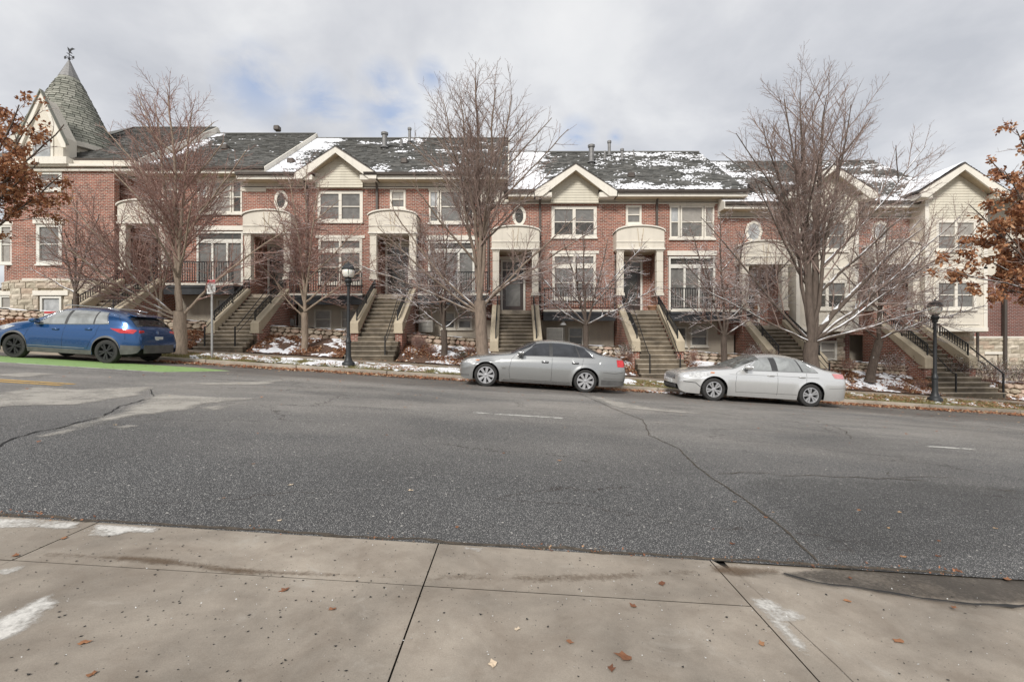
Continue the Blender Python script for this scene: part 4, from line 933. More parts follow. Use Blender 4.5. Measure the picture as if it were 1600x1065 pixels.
# split-faced stone blocks cladding the basement of the two box bays and the corner house
def rock_block(w, h, d, seed, rough=.035):
    r = random.Random(seed); nx, nz = 3, 2; v = []; f = []
    for j in range(nz + 1):
        for i in range(nx + 1):
            e = i in (0, nx) or j in (0, nz)
            v.append((-w / 2 + w * i / nx + (0 if e else r.uniform(-.03, .03)), -d / 2 - (0 if e else r.uniform(.01, rough)), -h / 2 + h * j / nz))
    for j in range(nz):
        for i in range(nx): a = j * (nx + 1) + i; f.append((a, a + 1, a + nx + 2, a + nx + 1))
    k = len(v); v += [(-w / 2, d / 2, -h / 2), (w / 2, d / 2, -h / 2), (w / 2, d / 2, h / 2), (-w / 2, d / 2, h / 2)]
    R_ = [(0, k), (nx, k + 1), ((nx + 1) * nz + nx, k + 2), ((nx + 1) * nz, k + 3)]
    for q in range(4): f.append((R_[q][0], R_[q][1], R_[(q + 1) % 4][1], R_[(q + 1) % 4][0]))
    me = bpy.data.meshes.new('stone_block'); me.from_pydata(v, [], f); me.update(); me.materials.append(MATS['ledge_stone']); return me
RB = [rock_block(w, .2, .16, i * 7 + k, .05) for i, w in enumerate((.42, .55, .7)) for k in range(3)]
def ledge(parent, x0, x1, z0, z1, yfn, holes=(), hh=.21, seed=0):
    r = random.Random(seed); z = z0
    while z < z1 - .02:
        h = min(hh, z1 - z); x = x0 - r.random() * .3
        while x < x1:
            k = r.randrange(9); w = (.42, .55, .7)[k // 3]; a, b_ = max(x, x0), min(x + w, x1); x += w + .012
            if b_ - a < .08: continue
            if any(a < q[1] - .02 and b_ > q[0] + .02 and z < q[3] - .05 and z + h > q[2] + .05 for q in holes):
                sg = [q for q in holes if a < q[1] and b_ > q[0] and z < q[3] - .05 and z + h > q[2] + .05][0]
                if a < sg[0] - .1: b_ = sg[0]
                elif b_ > sg[1] + .1: a = sg[1]
                else: continue
            o = bpy.data.objects.new('stone_block', RB[k]); COL.objects.link(o); o.parent = parent
            xc = (a + b_) / 2; yy = yfn(xc); dy = (yfn(b_) - yfn(a)) / (b_ - a)
            o.location = Vector((xc, yy, z + h / 2)) - wloc(parent); o.scale = ((b_ - a) / w, 1, (h - .01) / .2); o.rotation_euler = (0, 0, math.atan(dy))
        z += h
ledge(h7, 13.2, 16.15, G(14), F7 - .35, lambda x: YW - .0, [(14.85, 15.75, relz(563, 23.4) - .08, relz(563, 23.4) + .98)], seed=1)
ledge(h8, 19.3, 22.4, G(20) - .2, F7 - .35, lambda x: YW - .0, [(19.5, 20.4, relz(570, 23.4) - .08, relz(570, 23.4) + 1.15)], seed=2)
# ---------------- roof pipes
def roofpt(px, py, E):   # where the pixel ray meets the main roof plane
    k = (532.5 - py) / 755.0     # z = EYE + k d ; z = E + (d-RY0)*PITCH
    d = (E - RY0 * PITCH - EYE) / (k - PITCH); d = min(RYR, d); return Vector(((px - 800) * d / 755, d, EYE + k * d))
for h, E, px, py, ht, r, cap in ((h4, E3, 601, 231, .72, .145, 1), (h4, E3, 627, 230, .42, .085, 0), (h4, E3, 640, 221, .66, .085, 1), (h5, E4, 924, 254, .85, .145, 1), (h6, E4, 945, 250, .5, .07, 0), (h6, E4, 952, 243, .72, .09, 1), (h6, E4, 972, 250, .5, .08, 1), (h6, E4, 990, 243, .32, .045, 0)):
    p = roofpt(px, py, E); mb = MB().tube([p - Vector((0, 0, .2)), p + Vector((0, 0, ht))], r, 12).lathe([(r * 1.7, 0), (r * 1.1, .1)], p.x, p.y, p.z - .02, 12)
    if cap: mb.lathe([(r * 1.05, 0), (r * 1.35, .02), (r * 1.4, .13), (r * 1.0, .16)], p.x, p.y, p.z + ht - .02, 12)
    mb.build('vent_pipe', 'galvanised', h, smooth='auto')
for h, E, px, py in ((h4, E3, 632, 254), (h6, E4, 986, 276), (h2, E2, 433, 202), (h2, E2, 352, 232), (h3, E3, 455, 254), (h7, E5, 1175, 292)):
    p = roofpt(px, py, E); MB().box(p.x - .17, p.x + .17, p.y - .16, p.y + .2, p.z - .1, p.z + .2).build('roof_vent', 'gutter', h, bevel=.05)
# ---------------- corner house with the turret
tw = empty('corner_house', (-22, YW, 1.4), 'brick corner house with conical slate turret, weathervane and pointed dormer', 'house', 'brick terraced houses up the hill')
E1 = relz(250, 23); zs = relz(437, 22.7); zt = relz(262, 22.7); yF = 22.72
xa, xb, xc_ = -18.7, -22.95, -24.75; yl = 23.55
def tz(py): return relz(py, yF)
hs = [(-22.35, -21.15, tz(413), tz(350))]
holes_wall('brick_wall', 'brick', tw, xb, xa, zs, zt, yF, hs + [(-22.35, -21.15, tz(298), tz(262) - .05)])
mb = MB(); n = 10; arc = []
for i in range(n + 1):                                   # the rounded corner
    t = i / n; x = xb + (xc_ - xb) * t; y = yF + (yl - yF) * t ** 1.7; arc.append((x, y))
arc += [(xc_ - .05, yl + .6), (xc_ - .05, 34)]
def arcwall(name, mat, arc, z0, z1, parent, o_=0.0, hole=None):
    mb = MB()
    for (x0, y0), (x1, y1) in zip(arc[:-1], arc[1:]):
        segs = [(z0, z1)]
        if hole and hole[0] < (x0 + x1) / 2 < hole[1]: segs = [(z0, hole[2]), (hole[3], z1)]
        for a, b_ in segs: mb.add([(x1, y1 - o_, a), (x0, y0 - o_, a), (x0, y0 - o_, b_), (x1, y1 - o_, b_)], [(0, 1, 2, 3)])
    return mb.build(name, mat, parent)
arcwall('brick_wall', 'brick', arc, zs, zt, tw)
arcwall('stone_base', 'ledge_stone', [(xa, yF)] + arc, 1.2, zs, tw)
yar = lambda x: float(np.interp(-x, [-a[0] for a in arc[:11]], [a[1] for a in arc[:11]])) if x < xb else yF
gw_ = (-22.1, -21.1, relz(512, yF), tz(463)); gl = (-24.35, -23.72, relz(505, 23.2), relz(462, 23.2))
ledge(tw, xc_ + .02, xa, 1.25, zs - .04, lambda x: yar(x) - .02, [(gw_[0] - .1, gw_[1] + .1, gw_[2] - .1, gw_[3] + .22), (gl[0] - .06, gl[1] + .06, gl[2], gl[3] + .2)], hh=.26, seed=9)
BX('water_table', 'cream_trim', tw, xb, xa, yF - .1, yF + .1, zs - .03, zs + .05)
window(tw, -21.6, gw_[2], 1.0, gw_[3] - gw_[2], yF - .08, ('pane_pale', 'pane_pale'), frame=.1, rows=1)
BX('lintel', 'cream_trim', tw, -22.4, -20.75, yF - .16, yF, gw_[3] + .04, gw_[3] + .26)
w1 = window(tw, -21.75, tz(413), 1.2, tz(350) - tz(413), yF, ('pane_grey', 'pane_grey'), frame=.15)
BX('lintel', 'cream_trim', tw, -22.45, -21.05, yF - .1, yF, tz(350), tz(341))
window(tw, -21.75, tz(298), 1.2, .9, yF, ('pane_grey', 'pane_dark'), frame=.14)
yw2 = yar(-24.05) - .10
for z0, z1, pn in ((relz(413, 23.1), relz(353, 23.1), ('pane_pale', 'pane_dark')), (relz(500, 23.1), relz(462, 23.1), ('pane_grey', 'pane_dark')), (relz(298, 23.1), relz(262, 23.1), ('pane_grey', 'pane_dark'))):
    fr = window(tw, -24.02, z0, .62, z1 - z0, yw2, pn, frame=.1, proud=.05)
    BX('lintel', 'cream_trim', tw, -24.42, -23.62, yw2 - .09, yw2 + .1, z1 + .005, z1 + .2)
BX('cornice', 'cream_trim', tw, xb - .3, -17.6, yF - .25, YW, zt, zt + .1); BX('cornice', 'cream_trim', tw, xb - .3, -17.7, yF - .12, YW, zt - .18, zt - .06)
BX('frieze', 'cream', tw, xb, -17.7, yF - .03, YW + .3, zt + .1, relz(251, 22.7))
arcwall('frieze', 'cream_trim', arc, zt, zt + .45, tw, .06)
BX('house_core', 'basement', tw, -24.5, -19.3, 24.2, 35, 1.2, E1 - .2)
# ordinary roof behind, its gable end towards the lower neighbour
main_roof(tw, -22.6, -17.7, E1, False, True, snow_fn(-30, 0, .1, 0, -.6, 0), 1)
MB().prism_x([(YW, E1 - .8), (YW, E1 - .1), (RYR, E1 + (RYR - RY0) * PITCH - .3), (34.5, E1 - .1), (34.5, E1 - 3)], -18.05, -17.95).build('end_wall', 'siding', tw)
eave(tw, -22.6, -17.7, E1)
zr1 = E1 + (RYR - RY0) * PITCH
MB().add([(-22.6, RY0, E1), (-22.6, RYR, zr1), (-22.6, 2 * RYR - RY0, E1), (-25.6, RY0, E1)], [(3, 0, 1), (3, 1, 2)]).build('hip_roof', 'shingle', tw)
# pointed dormer
dy = 22.5; dx_ = -21.85; apz = relz(143, dy); b0 = relz(246, dy); sd_ = relz(213, dy)
dw = MB().prism_y([(dx_ - .95, b0), (dx_ + .95, b0), (dx_ + .95, sd_), (dx_, apz - .25), (dx_ - .95, sd_)], dy, dy + .7).build('dormer', 'cream', tw)
for s in (-1, 1):
    poly = [(dx_, apz), (dx_ + s * 1.15, sd_ - .35), (dx_ + s * 1.15, sd_ - .55), (dx_ + s * .95, sd_ - .55), (dx_, apz - .38)]
    MB().prism_y(poly if s < 0 else poly[::-1], dy - .1, dy).build('rake_board', 'cream_trim', dw)
    poly = [(dx_, apz + .06), (dx_ + s * 1.2, sd_ - .36), (dx_ + s * 1.2, sd_ - .42), (dx_, apz - .02)]
    MB().prism_y(poly if s < 0 else poly[::-1], dy - .16, dy + .03).build('dormer_roof', 'shingle_cone', dw)
arch = [(dx_ - .40, relz(250, dy) + .12), (dx_ + .40, relz(250, dy) + .12)] + [(dx_ + .40 * math.cos(t), relz(222, dy) + .5 * math.sin(t) ** .9 + 0) for t in np.linspace(0, math.pi, 13)]
MB().prism_y([(dx_ + (x - dx_) * 1.3, z + (.12 if z > relz(230, dy) else -.08)) for x, z in arch], dy - .05, dy - .002).build('window_surround', 'cream_trim', dw)
MB().prism_y(arch, dy - .07, dy - .045).build('pane', 'pane_pale', dw)
BX('cornice', 'cream_trim', tw, dx_ - 1.2, dx_ + 1.2, dy - .12, dy + .4, relz(257, dy), relz(246, dy))
# turret
tcx, tcy, tr = -23.0, 25.1, 2.12; tb = relz(238, tcy); ta = relz(95, tcy)
MB().lathe([(tr * .92, 0), (tr * .92, tb - zt + .1)], tcx, tcy, zt - .1, 24).build('turret_wall', 'cream', tw, smooth='auto')
MB().lathe([(tr * .9, -.02), (tr * 1.04, 0), (tr * 1.06, .22), (tr * .9, .24)], tcx, tcy, tb - .22, 24).build('turret_cornice', 'cream_trim', tw, smooth='auto')
MB().lathe([(tr + .02, 0), (.02, ta - tb - .05)], tcx, tcy, tb, 24).build('cone_roof', 'shingle_cone', tw, smooth='auto')
mb = MB(); L = math.hypot(tr, ta - tb); rw = .15; r_ = random.Random(4)
for j in range(int(L * .80 / rw)):
    s0, s1 = j * rw / L, (j + 1.05) * rw / L; R0, R1 = (tr + .05) * (1 - s0), (tr + .05) * (1 - s1); z0, z1 = tb + (ta - tb) * s0, tb + (ta - tb) * s1
    n = max(6, int(2 * math.pi * R0 / .3)); o_ = r_.random() * 6.28
    for k in range(n):
        a0 = o_ + 2 * math.pi * k / n; a1 = a0 + 2 * math.pi / n * r_.uniform(.86, .98); t = .03 + r_.choice((0, 0, .016))
        q = [(tcx + math.cos(a) * rr, tcy + math.sin(a) * rr, z) for a, rr, z in ((a0, R0 + t, z0), (a1, R0 + t, z0), (a1, R1 + .004, z1), (a0, R1 + .004, z1), (a0, R0, z0), (a1, R0, z0))]
        mb.add(q, [(0, 1, 2, 3), (4, 5, 1, 0)])
mb.build('shingle', 'shingle_cone', tw, kind='stuff')
zc = tb + (ta - tb) * .80
MB().lathe([((tr + .1) * .2, 0), (.03, (ta - zc) + .03)], tcx, tcy, zc, 14).build('cone_cap', 'galvanised', tw)
# weathervane
wv = empty('weathervane', (tcx, tcy, ta), 'black weathervane with a flying bird on the tip of the turret', 'weathervane')
mb = MB().tube([(tcx, tcy, ta - .1), (tcx, tcy, ta + .45)], .018, 6).lathe([(.01, -.06), (.07, 0), (.01, .06)], tcx, tcy, ta + .08, 8)
mb.tube([(tcx - .2, tcy, ta + .16), (tcx + .2, tcy, ta + .16)], .012, 5).tube([(tcx, tcy - .2, ta + .16), (tcx, tcy + .2, ta + .16)], .012, 5); mb.build('rod', 'black_iron', wv)
mb = MB()
for s in (-1, 1): mb.prism_y([(tcx + s * .21 - .05, ta + .1), (tcx + s * .21 + .05, ta + .1), (tcx + s * .21 + .05, ta + .23), (tcx + s * .21 - .05, ta + .23)], tcy - .01, tcy + .01)
mb.build('compass_letter', 'black_iron', wv)
bz = ta + .42
MB().prism_y([(tcx - .06, bz + .12), (tcx + .02, bz - .02), (tcx + .18, bz - .08), (tcx + .08, bz + .06), (tcx + .12, bz + .12), (tcx + .3, bz + .18), (tcx + .16, bz + .25), (tcx + .04, bz + .17), (tcx - .09, bz + .3)], tcy - .012, tcy + .012).build('bird', 'black_iron', wv)
MB().prism_y([(tcx - .14, bz - .02), (tcx - .1, bz + .0), (tcx + .26, bz - .24), (tcx + .22, bz - .27)], tcy - .012, tcy + .012).build('arrow', 'black_iron', wv)
# ---------------- the next house beyond the row (right edge) and the garage beyond the corner (left edge)
rh = empty('brick_house', (27, 24.6, -.9), 'dark brick house with stone base and brown downpipe at the right edge', 'house', 'brick terraced houses up the hill')
yr = 24.5; zb_ = relz(527, yr)
holes_wall('brick_wall', 'brick_dark', rh, 22.5, 36, zb_, relz(432, yr), yr, [])
holes_wall('upper_wall', 'cream', rh, 22.5, 36, relz(432, yr) , relz(300, yr), yr + .02, [(24.35, 25.1, relz(374, yr), relz(345, yr)), (24.9, 25.8, relz(420, yr), relz(402, yr))])
window(rh, 24.72, relz(374, yr), .75, 1.0, yr + .02, ('pane_dark', 'pane_dark'), frame=.06); window(rh, 25.35, relz(420, yr), .9, .58, yr + .02, ('pane_dark',), rows=1, frame=.05)
BX('stone_base', 'basement', rh, 22.5, 36, yr + .02, yr + .3, -1.6, zb_)
ledge(rh, 22.5, 30, -1.35, zb_ - .03, lambda x: yr, [(23.9, 24.6, relz(585, yr), relz(553, yr)), (25.9, 28.4, relz(592, yr), relz(562, yr))], seed=5)
BX('basement_panel', 'basement', rh, 23.95, 24.55, yr - .05, yr, relz(582, yr), relz(553, yr)); BX('lintel', 'cream_trim', rh, 23.85, 24.75, yr - .13, yr, relz(553, yr), relz(549, yr))
BX('basement_panel', 'basement', rh, 25.9, 28.4, yr - .05, yr, relz(590, yr), relz(564, yr)); BX('lintel', 'cream_trim', rh, 25.8, 28.5, yr - .13, yr, relz(564, yr), relz(560, yr))
BX('water_table', 'cream_trim', rh, 22.5, 36, yr - .1, yr, zb_ - .03, zb_ + .05)
MB().box(24.78, 24.92, yr - .2, yr - .06, relz(580, yr), relz(380, yr)).build('downspout', 'gutter', rh)
main_roof(rh, 22.6, 36, relz(304, 23.6), False, False, snow_fn(22.6, 0, .1, 0, .1, .4), 11, PITCH=.30)
BX('house_core', 'basement', rh, 22.6, 36, yr + .25, 35, -1.6, relz(302, yr))
MB().tube([(22.55, YW - .1, F7 - .2), (22.55, YW - .1, .45), (22.75, YW - .2, .3), (22.6, YW - .45, .05)], .06, 6).build('downspout', 'gutter', h8)
gr = empty('garage', (-45, 44, 3), 'low beige garage seen past the corner house at the left edge', 'garage')
BX('wall', 'garage_wall', gr, -56, -43.9, 42, 50, 1.5, relz(457, 42)); BX('roof_edge', 'cream_trim', gr, -56.2, -43.7, 41.8, 50, relz(457, 42), relz(454, 42)); BX('roof_edge', 'gutter', gr, -56.2, -43.7, 41.8, 50, relz(454, 42), relz(450, 42))
BX('garage_door', 'white_trim', gr, -50, -46.5, 41.93, 41.98, 2.4, 4.6)
# ---------------- flights of steps
def handrail(parent, pts, r=.022, n=6, mat='black_iron'): return MB().tube(pts, r, n).build('handrail', mat, parent, smooth=True)
def stair(u, Fz, lab, ornate=False, posts=(1,)):
    z0 = road(u) + .29; n = 16; h = (Fz - z0) / n; t = .25; y0 = 18.97
    s = empty('entry_steps', (u, y0, z0), lab, 'steps', 'flights of concrete entry steps')
    up = None
    for i in range(n - 1):
        y = y0 + i * t; lo = i < 4; hw = (.97 + (.22 if ornate else 0) * (4 - i) / 3 * (1 if i < 3 else .6)) if lo else .75; ztop = z0 + (i + 1) * h
        if lo or up is None:
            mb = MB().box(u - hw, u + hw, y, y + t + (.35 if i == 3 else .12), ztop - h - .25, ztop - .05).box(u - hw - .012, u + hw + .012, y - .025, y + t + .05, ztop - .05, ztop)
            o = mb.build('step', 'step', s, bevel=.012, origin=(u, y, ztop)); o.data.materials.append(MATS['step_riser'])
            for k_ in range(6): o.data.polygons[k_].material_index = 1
            if not lo: up = o
        else:
            o = up.copy(); COL.objects.link(o); o.location = Vector((u, y, ztop)) - wloc(s)
    ya, yb = 19.98, 22.72; za, zb = Fz - 1.42, Fz + .26; g = z0 - .3
    for sd in (-1, 1):
        x0, x1 = (u + sd * .77, u + sd * 1.06) if sd > 0 else (u + sd * 1.06, u + sd * .77)
        MB().prism_x([(ya + .04, g), (yb, g), (yb, zb - .2), (ya + .04, za - .2)], x0, x1).build('cheek_wall', 'brick', s)
        MB().prism_x([(ya - .02, za - .42), (ya + .32, za - .42 + .12), (yb, zb - .22), (yb, zb), (ya + .02, za), (ya - .02, za - .02)], x0 - .035, x1 + .035).build('coping', 'coping', s, bevel=.015)
        BX('pier_stone', 'coping', s, x0 - .05, x1 + .05, ya - .04, ya + .30, za - .46, za - .38)
        # iron railing on the coping
        m_ = (zb - za) / (yb - ya); xc = (x0 + x1) / 2 - sd * .07; rh_ = .38 if not ornate else .45; mb = MB()
        Z = lambda y: za + (y - ya) * m_
        ys, ye = ya + .15, yb + .05
        for dz, r in ((rh_, .028), (.09, .014)): mb.tube([(xc, ys, Z(ys) + dz), (xc, ye, Z(ye) + dz)], r, 5)
        if ornate: mb.tube([(xc, ys, Z(ys) + rh_ - .1), (xc, ye, Z(ye) + rh_ - .1)], .012, 4)
        for yy in (ys, (ys + ye) / 2, ye): mb.box(xc - .022, xc + .022, yy - .022, yy + .022, Z(yy) - .02, Z(yy) + rh_)
        mb.build('railing', 'black_iron', s)
        k = 22; pk = None
        for i in range(1, k):
            yy = ys + (ye - ys) * i / k
            if pk is None: pk = MB().box(xc - .013, xc + .013, yy - .013, yy + .013, Z(yy) + .09, Z(yy) + rh_).build('baluster', 'black_iron', s, origin=(xc, yy, Z(yy)))
            else:
                c = pk.copy(); COL.objects.link(c); c.location = Vector((xc, yy, Z(yy))) - wloc(s)
        # the thin inner handrail ends on a post by the pavement
        if sd in posts:
            hx = u + sd * .62; px_ = u + sd * .60; Zs = lambda y: z0 + (y - y0) / t * h
            handrail(s, [(hx, 22.6, Fz + .86), (hx, 20.0, Zs(20.0) + .86), (px_, 19.25, z0 + .95), (px_, 19.12, z0 + .93)], .018)
            if posts == (1,) or sd == 1: handrail(s, [(hx, 22.6, Fz + .60), (hx, 20.0, Zs(20.0) + .55), (px_, 19.25, z0 + .72)], .013)
            MB().box(px_ - .022, px_ + .022, 19.08, 19.125, z0 - .02, z0 + .94).build('rail_post', 'black_iron', s)
    if ornate:
        for sd in (1,): handrail(s, [(u + .9, 20.1, za + .42), (u + 1.15, 19.0, z0 + .95)], .025); MB().box(u + 1.13, u + 1.18, 18.96, 19.01, z0, z0 + .95).build('rail_post', 'black_iron', s)
    return s
stair(ST[0], Fz2, 'concrete steps with slatted iron rail between the corner house and the big reddish tree')
stair(ST[1], Fz3, 'concrete steps right behind the parking sign', posts=(-1, 1))
stair(ST[2], Fz3, 'concrete steps beside the first street lamp')
stair(ST[3], F4, 'concrete steps rising straight up behind the roof of the grey sedan', posts=())
stair(ST[4], F4, 'concrete steps between the grey and the silver sedan with a terracotta pot on top', posts=(-1, 1))
stair(ST[5], F7, 'concrete steps half hidden behind the silver sedan roof', posts=(1,))
stair(ST[6], F7, 'wide bottomed concrete steps with iron balustrades behind the second street lamp', ornate=True, posts=(-1,))
# ---------------- low walls of field stone at the back of the beds
def field_stone(seed):
    r = random.Random(seed); n = 8; v = []; f = []
    ring = [(math.cos(2 * math.pi * i / n + .39) , math.sin(2 * math.pi * i / n + .39)) for i in range(n)]
    ring = [(c * (abs(c) ** 7 + abs(s_) ** 7) ** (-1 / 7) * r.uniform(.78, 1.0), s_ * (abs(c) ** 7 + abs(s_) ** 7) ** (-1 / 7) * r.uniform(.78, 1.0)) for c, s_ in ring]
    for yy, k in ((.5, 1.0), (-.36, 1.0), (-.5, .86)):
        for c, s_ in ring: v.append((c * .5 * k, yy + (r.uniform(-.06, .06) if k < 1 else 0), s_ * .5 * k))
    for a in range(2):
        for i in range(n): f.append((a * n + i, (a + 1) * n + i, (a + 1) * n + (i + 1) % n, a * n + (i + 1) % n))
    f.append(tuple(2 * n + i for i in range(n)))
    me = bpy.data.meshes.new('stone'); me.from_pydata(v, [], f); me.update(); me.materials.append(MATS['field_stone']); return me
FS = [field_stone(i) for i in range(9)]
def stone_wall(x0, x1, lab, ht=.46, y=20.95, seed=0, base=None):
    r = random.Random(seed); xm = (x0 + x1) / 2
    w = empty('stone_wall', (xm, y, gz(xm, 20.9)), lab, 'wall', 'low field stone retaining walls')
    slopebox(mb := MB(), x0 + .02, x1 - .02, y + .05, y + .32, off(20.9) + ht - .05 if base is None else base + ht - .05, off(20.9) - .3 if base is None else base - .3)
    mb.build('mortar', 'soil', w)
    b0 = off(20.9) - .08 if base is None else base
    z = 0
    while z < ht - .04:
        h = min(r.uniform(.14, .24), ht - z + .02); x = x0 + r.uniform(-.1, 0)
        while x < x1:
            wd = r.uniform(.16, .46); a, b_ = max(x, x0), min(x + wd, x1); x += wd
            if b_ - a < .07: continue
            o = bpy.data.objects.new('stone', FS[r.randrange(9)]); COL.objects.link(o); o.parent = w
            o.location = Vector(((a + b_) / 2, y + .1 + r.uniform(-.02, .02), road((a + b_) / 2) + b0 + z + h / 2)) - wloc(w)
            o.scale = ((b_ - a) * 1.02, .3, h * 1.04); o.rotation_euler = (0, r.uniform(-.08, .08) + .05, 0)
        z += h * .97
    # snow on the coping
    P = lambda u_, v_: (((x0 + (x1 - x0) * u_), y - .02 + .34 * v_, road(x0 + (x1 - x0) * u_) + b0 + ht + .05), (0, 0, 1))
    snow_sheet('snow', P, int((x1 - x0) / .06), 6, lambda p, a, b_: fbm(p, 1.1) + .1, .035, parent=w, kind='stuff')
for i, ((a, c), lb) in enumerate(zip(beds, ('low stone wall beside the corner house', 'low stone wall behind the big reddish tree', 'low stone wall behind the first street lamp', 'low stone wall below the balcony left of the grey sedan roof', 'low stone wall behind the boot of the grey sedan', 'low stone wall behind the bonnet of the silver sedan', 'low stone wall behind the boot of the silver sedan', None))):
    if lb: stone_wall(a, c, lb, seed=i)
stone_wall(19.7, 27.5, 'grey stacked stone wall with snow right of the last steps', ht=.62, y=19.3, seed=20, base=.30)
# ------------------------------------------------------------------ cars (nose towards the left, up the hill)
def pch(pts):
    xs = np.array([p[0] for p in pts], float); ys = np.array([p[1] for p in pts], float)
    h = np.diff(xs); d = np.diff(ys) / h; m = np.zeros(len(xs)); m[0], m[-1] = d[0], d[-1]
    for i in range(1, len(xs) - 1):
        if d[i - 1] * d[i] > 0: w1 = 2 * h[i] + h[i - 1]; w2 = h[i] + 2 * h[i - 1]; m[i] = (w1 + w2) / (w1 / d[i - 1] + w2 / d[i])
    def f(x):
        x = min(max(x, xs[0]), xs[-1]); i = min(int(np.searchsorted(xs, x, side='right')) - 1, len(xs) - 2); i = max(i, 0)
        t = (x - xs[i]) / h[i]
        return float((2 * t ** 3 - 3 * t * t + 1) * ys[i] + (t ** 3 - 2 * t * t + t) * h[i] * m[i] + (-2 * t ** 3 + 3 * t * t) * ys[i + 1] + (t ** 3 - t * t) * h[i] * m[i + 1])
    return f
class Car:
    def __init__(c, **k):
        c.__dict__.update(k); c.ftop = pch(c.top); c.fbelt = pch(c.belt); c.fbot = pch(c.bot); c.fplan = pch(c.plan)
        c.n = 3.0; c.arches = [(c.xf, c.wr + .055), (c.xr, c.wr + .055)]
    def sh(c, s): return min(c.fbelt(s), c.ftop(s) - .07)
    def bottom(c, s):
        b = c.fbot(s)
        for xc, ra in c.arches:
            if abs(s - xc) < ra: b = max(b, c.wr + math.sqrt(max(0, ra * ra - (s - xc) ** 2)))
        return b
    def W(c, s, z):
        w = c.hw * c.fplan(s); sh = c.sh(s); zm = .62
        if z >= zm: w *= 1 - .11 * ((z - zm) / max(.15, (sh - zm) if sh > zm + .05 else .3)) ** 2 * (1 if sh > zm else .3)
        else: w *= 1 - .07 * ((zm - z) / .45) ** 2
        # character crease below the shoulder, and the arch lips
        w += .010 * math.exp(-((z - c.crease(s)) / .035) ** 2)
        for xc, ra in c.arches:
            r = math.hypot(s - xc, z - c.wr); w += .018 * math.exp(-((r - ra) / .06) ** 2)
        return w
    def crease(c, s): return c.sh(s) - .13
    def up(c, s, z):          # half width above the shoulder
        sh, tp = c.sh(s), c.ftop(s); r = min(1, max(0, (z - sh) / max(.01, tp - sh)))
        return c.W(s, sh) * (1 - c.tum * max(0, z - sh) / .5) * (max(0, 1 - r ** c.n)) ** (1 / c.n)
    def Y(c, s, z): return c.W(s, z) if z <= c.sh(s) else c.up(s, z)
    def section(c, s):
        sh, tp, b = c.sh(s), c.ftop(s), min(c.bottom(s), c.sh(s) - .04); P = []
        for i in range(13): z = b + (sh - b) * i / 12; P.append((c.W(s, z), z))
        for i in range(1, 15):
            th = math.pi / 2 * (i / 14) ** 1.0; z = sh + (tp - sh) * math.sin(th) ** (2 / c.n)
            y = c.W(s, sh) * (1 - c.tum * (z - sh) / .5) * max(0, math.cos(th)) ** (2 / c.n)
            P.append((y, z))
        return P
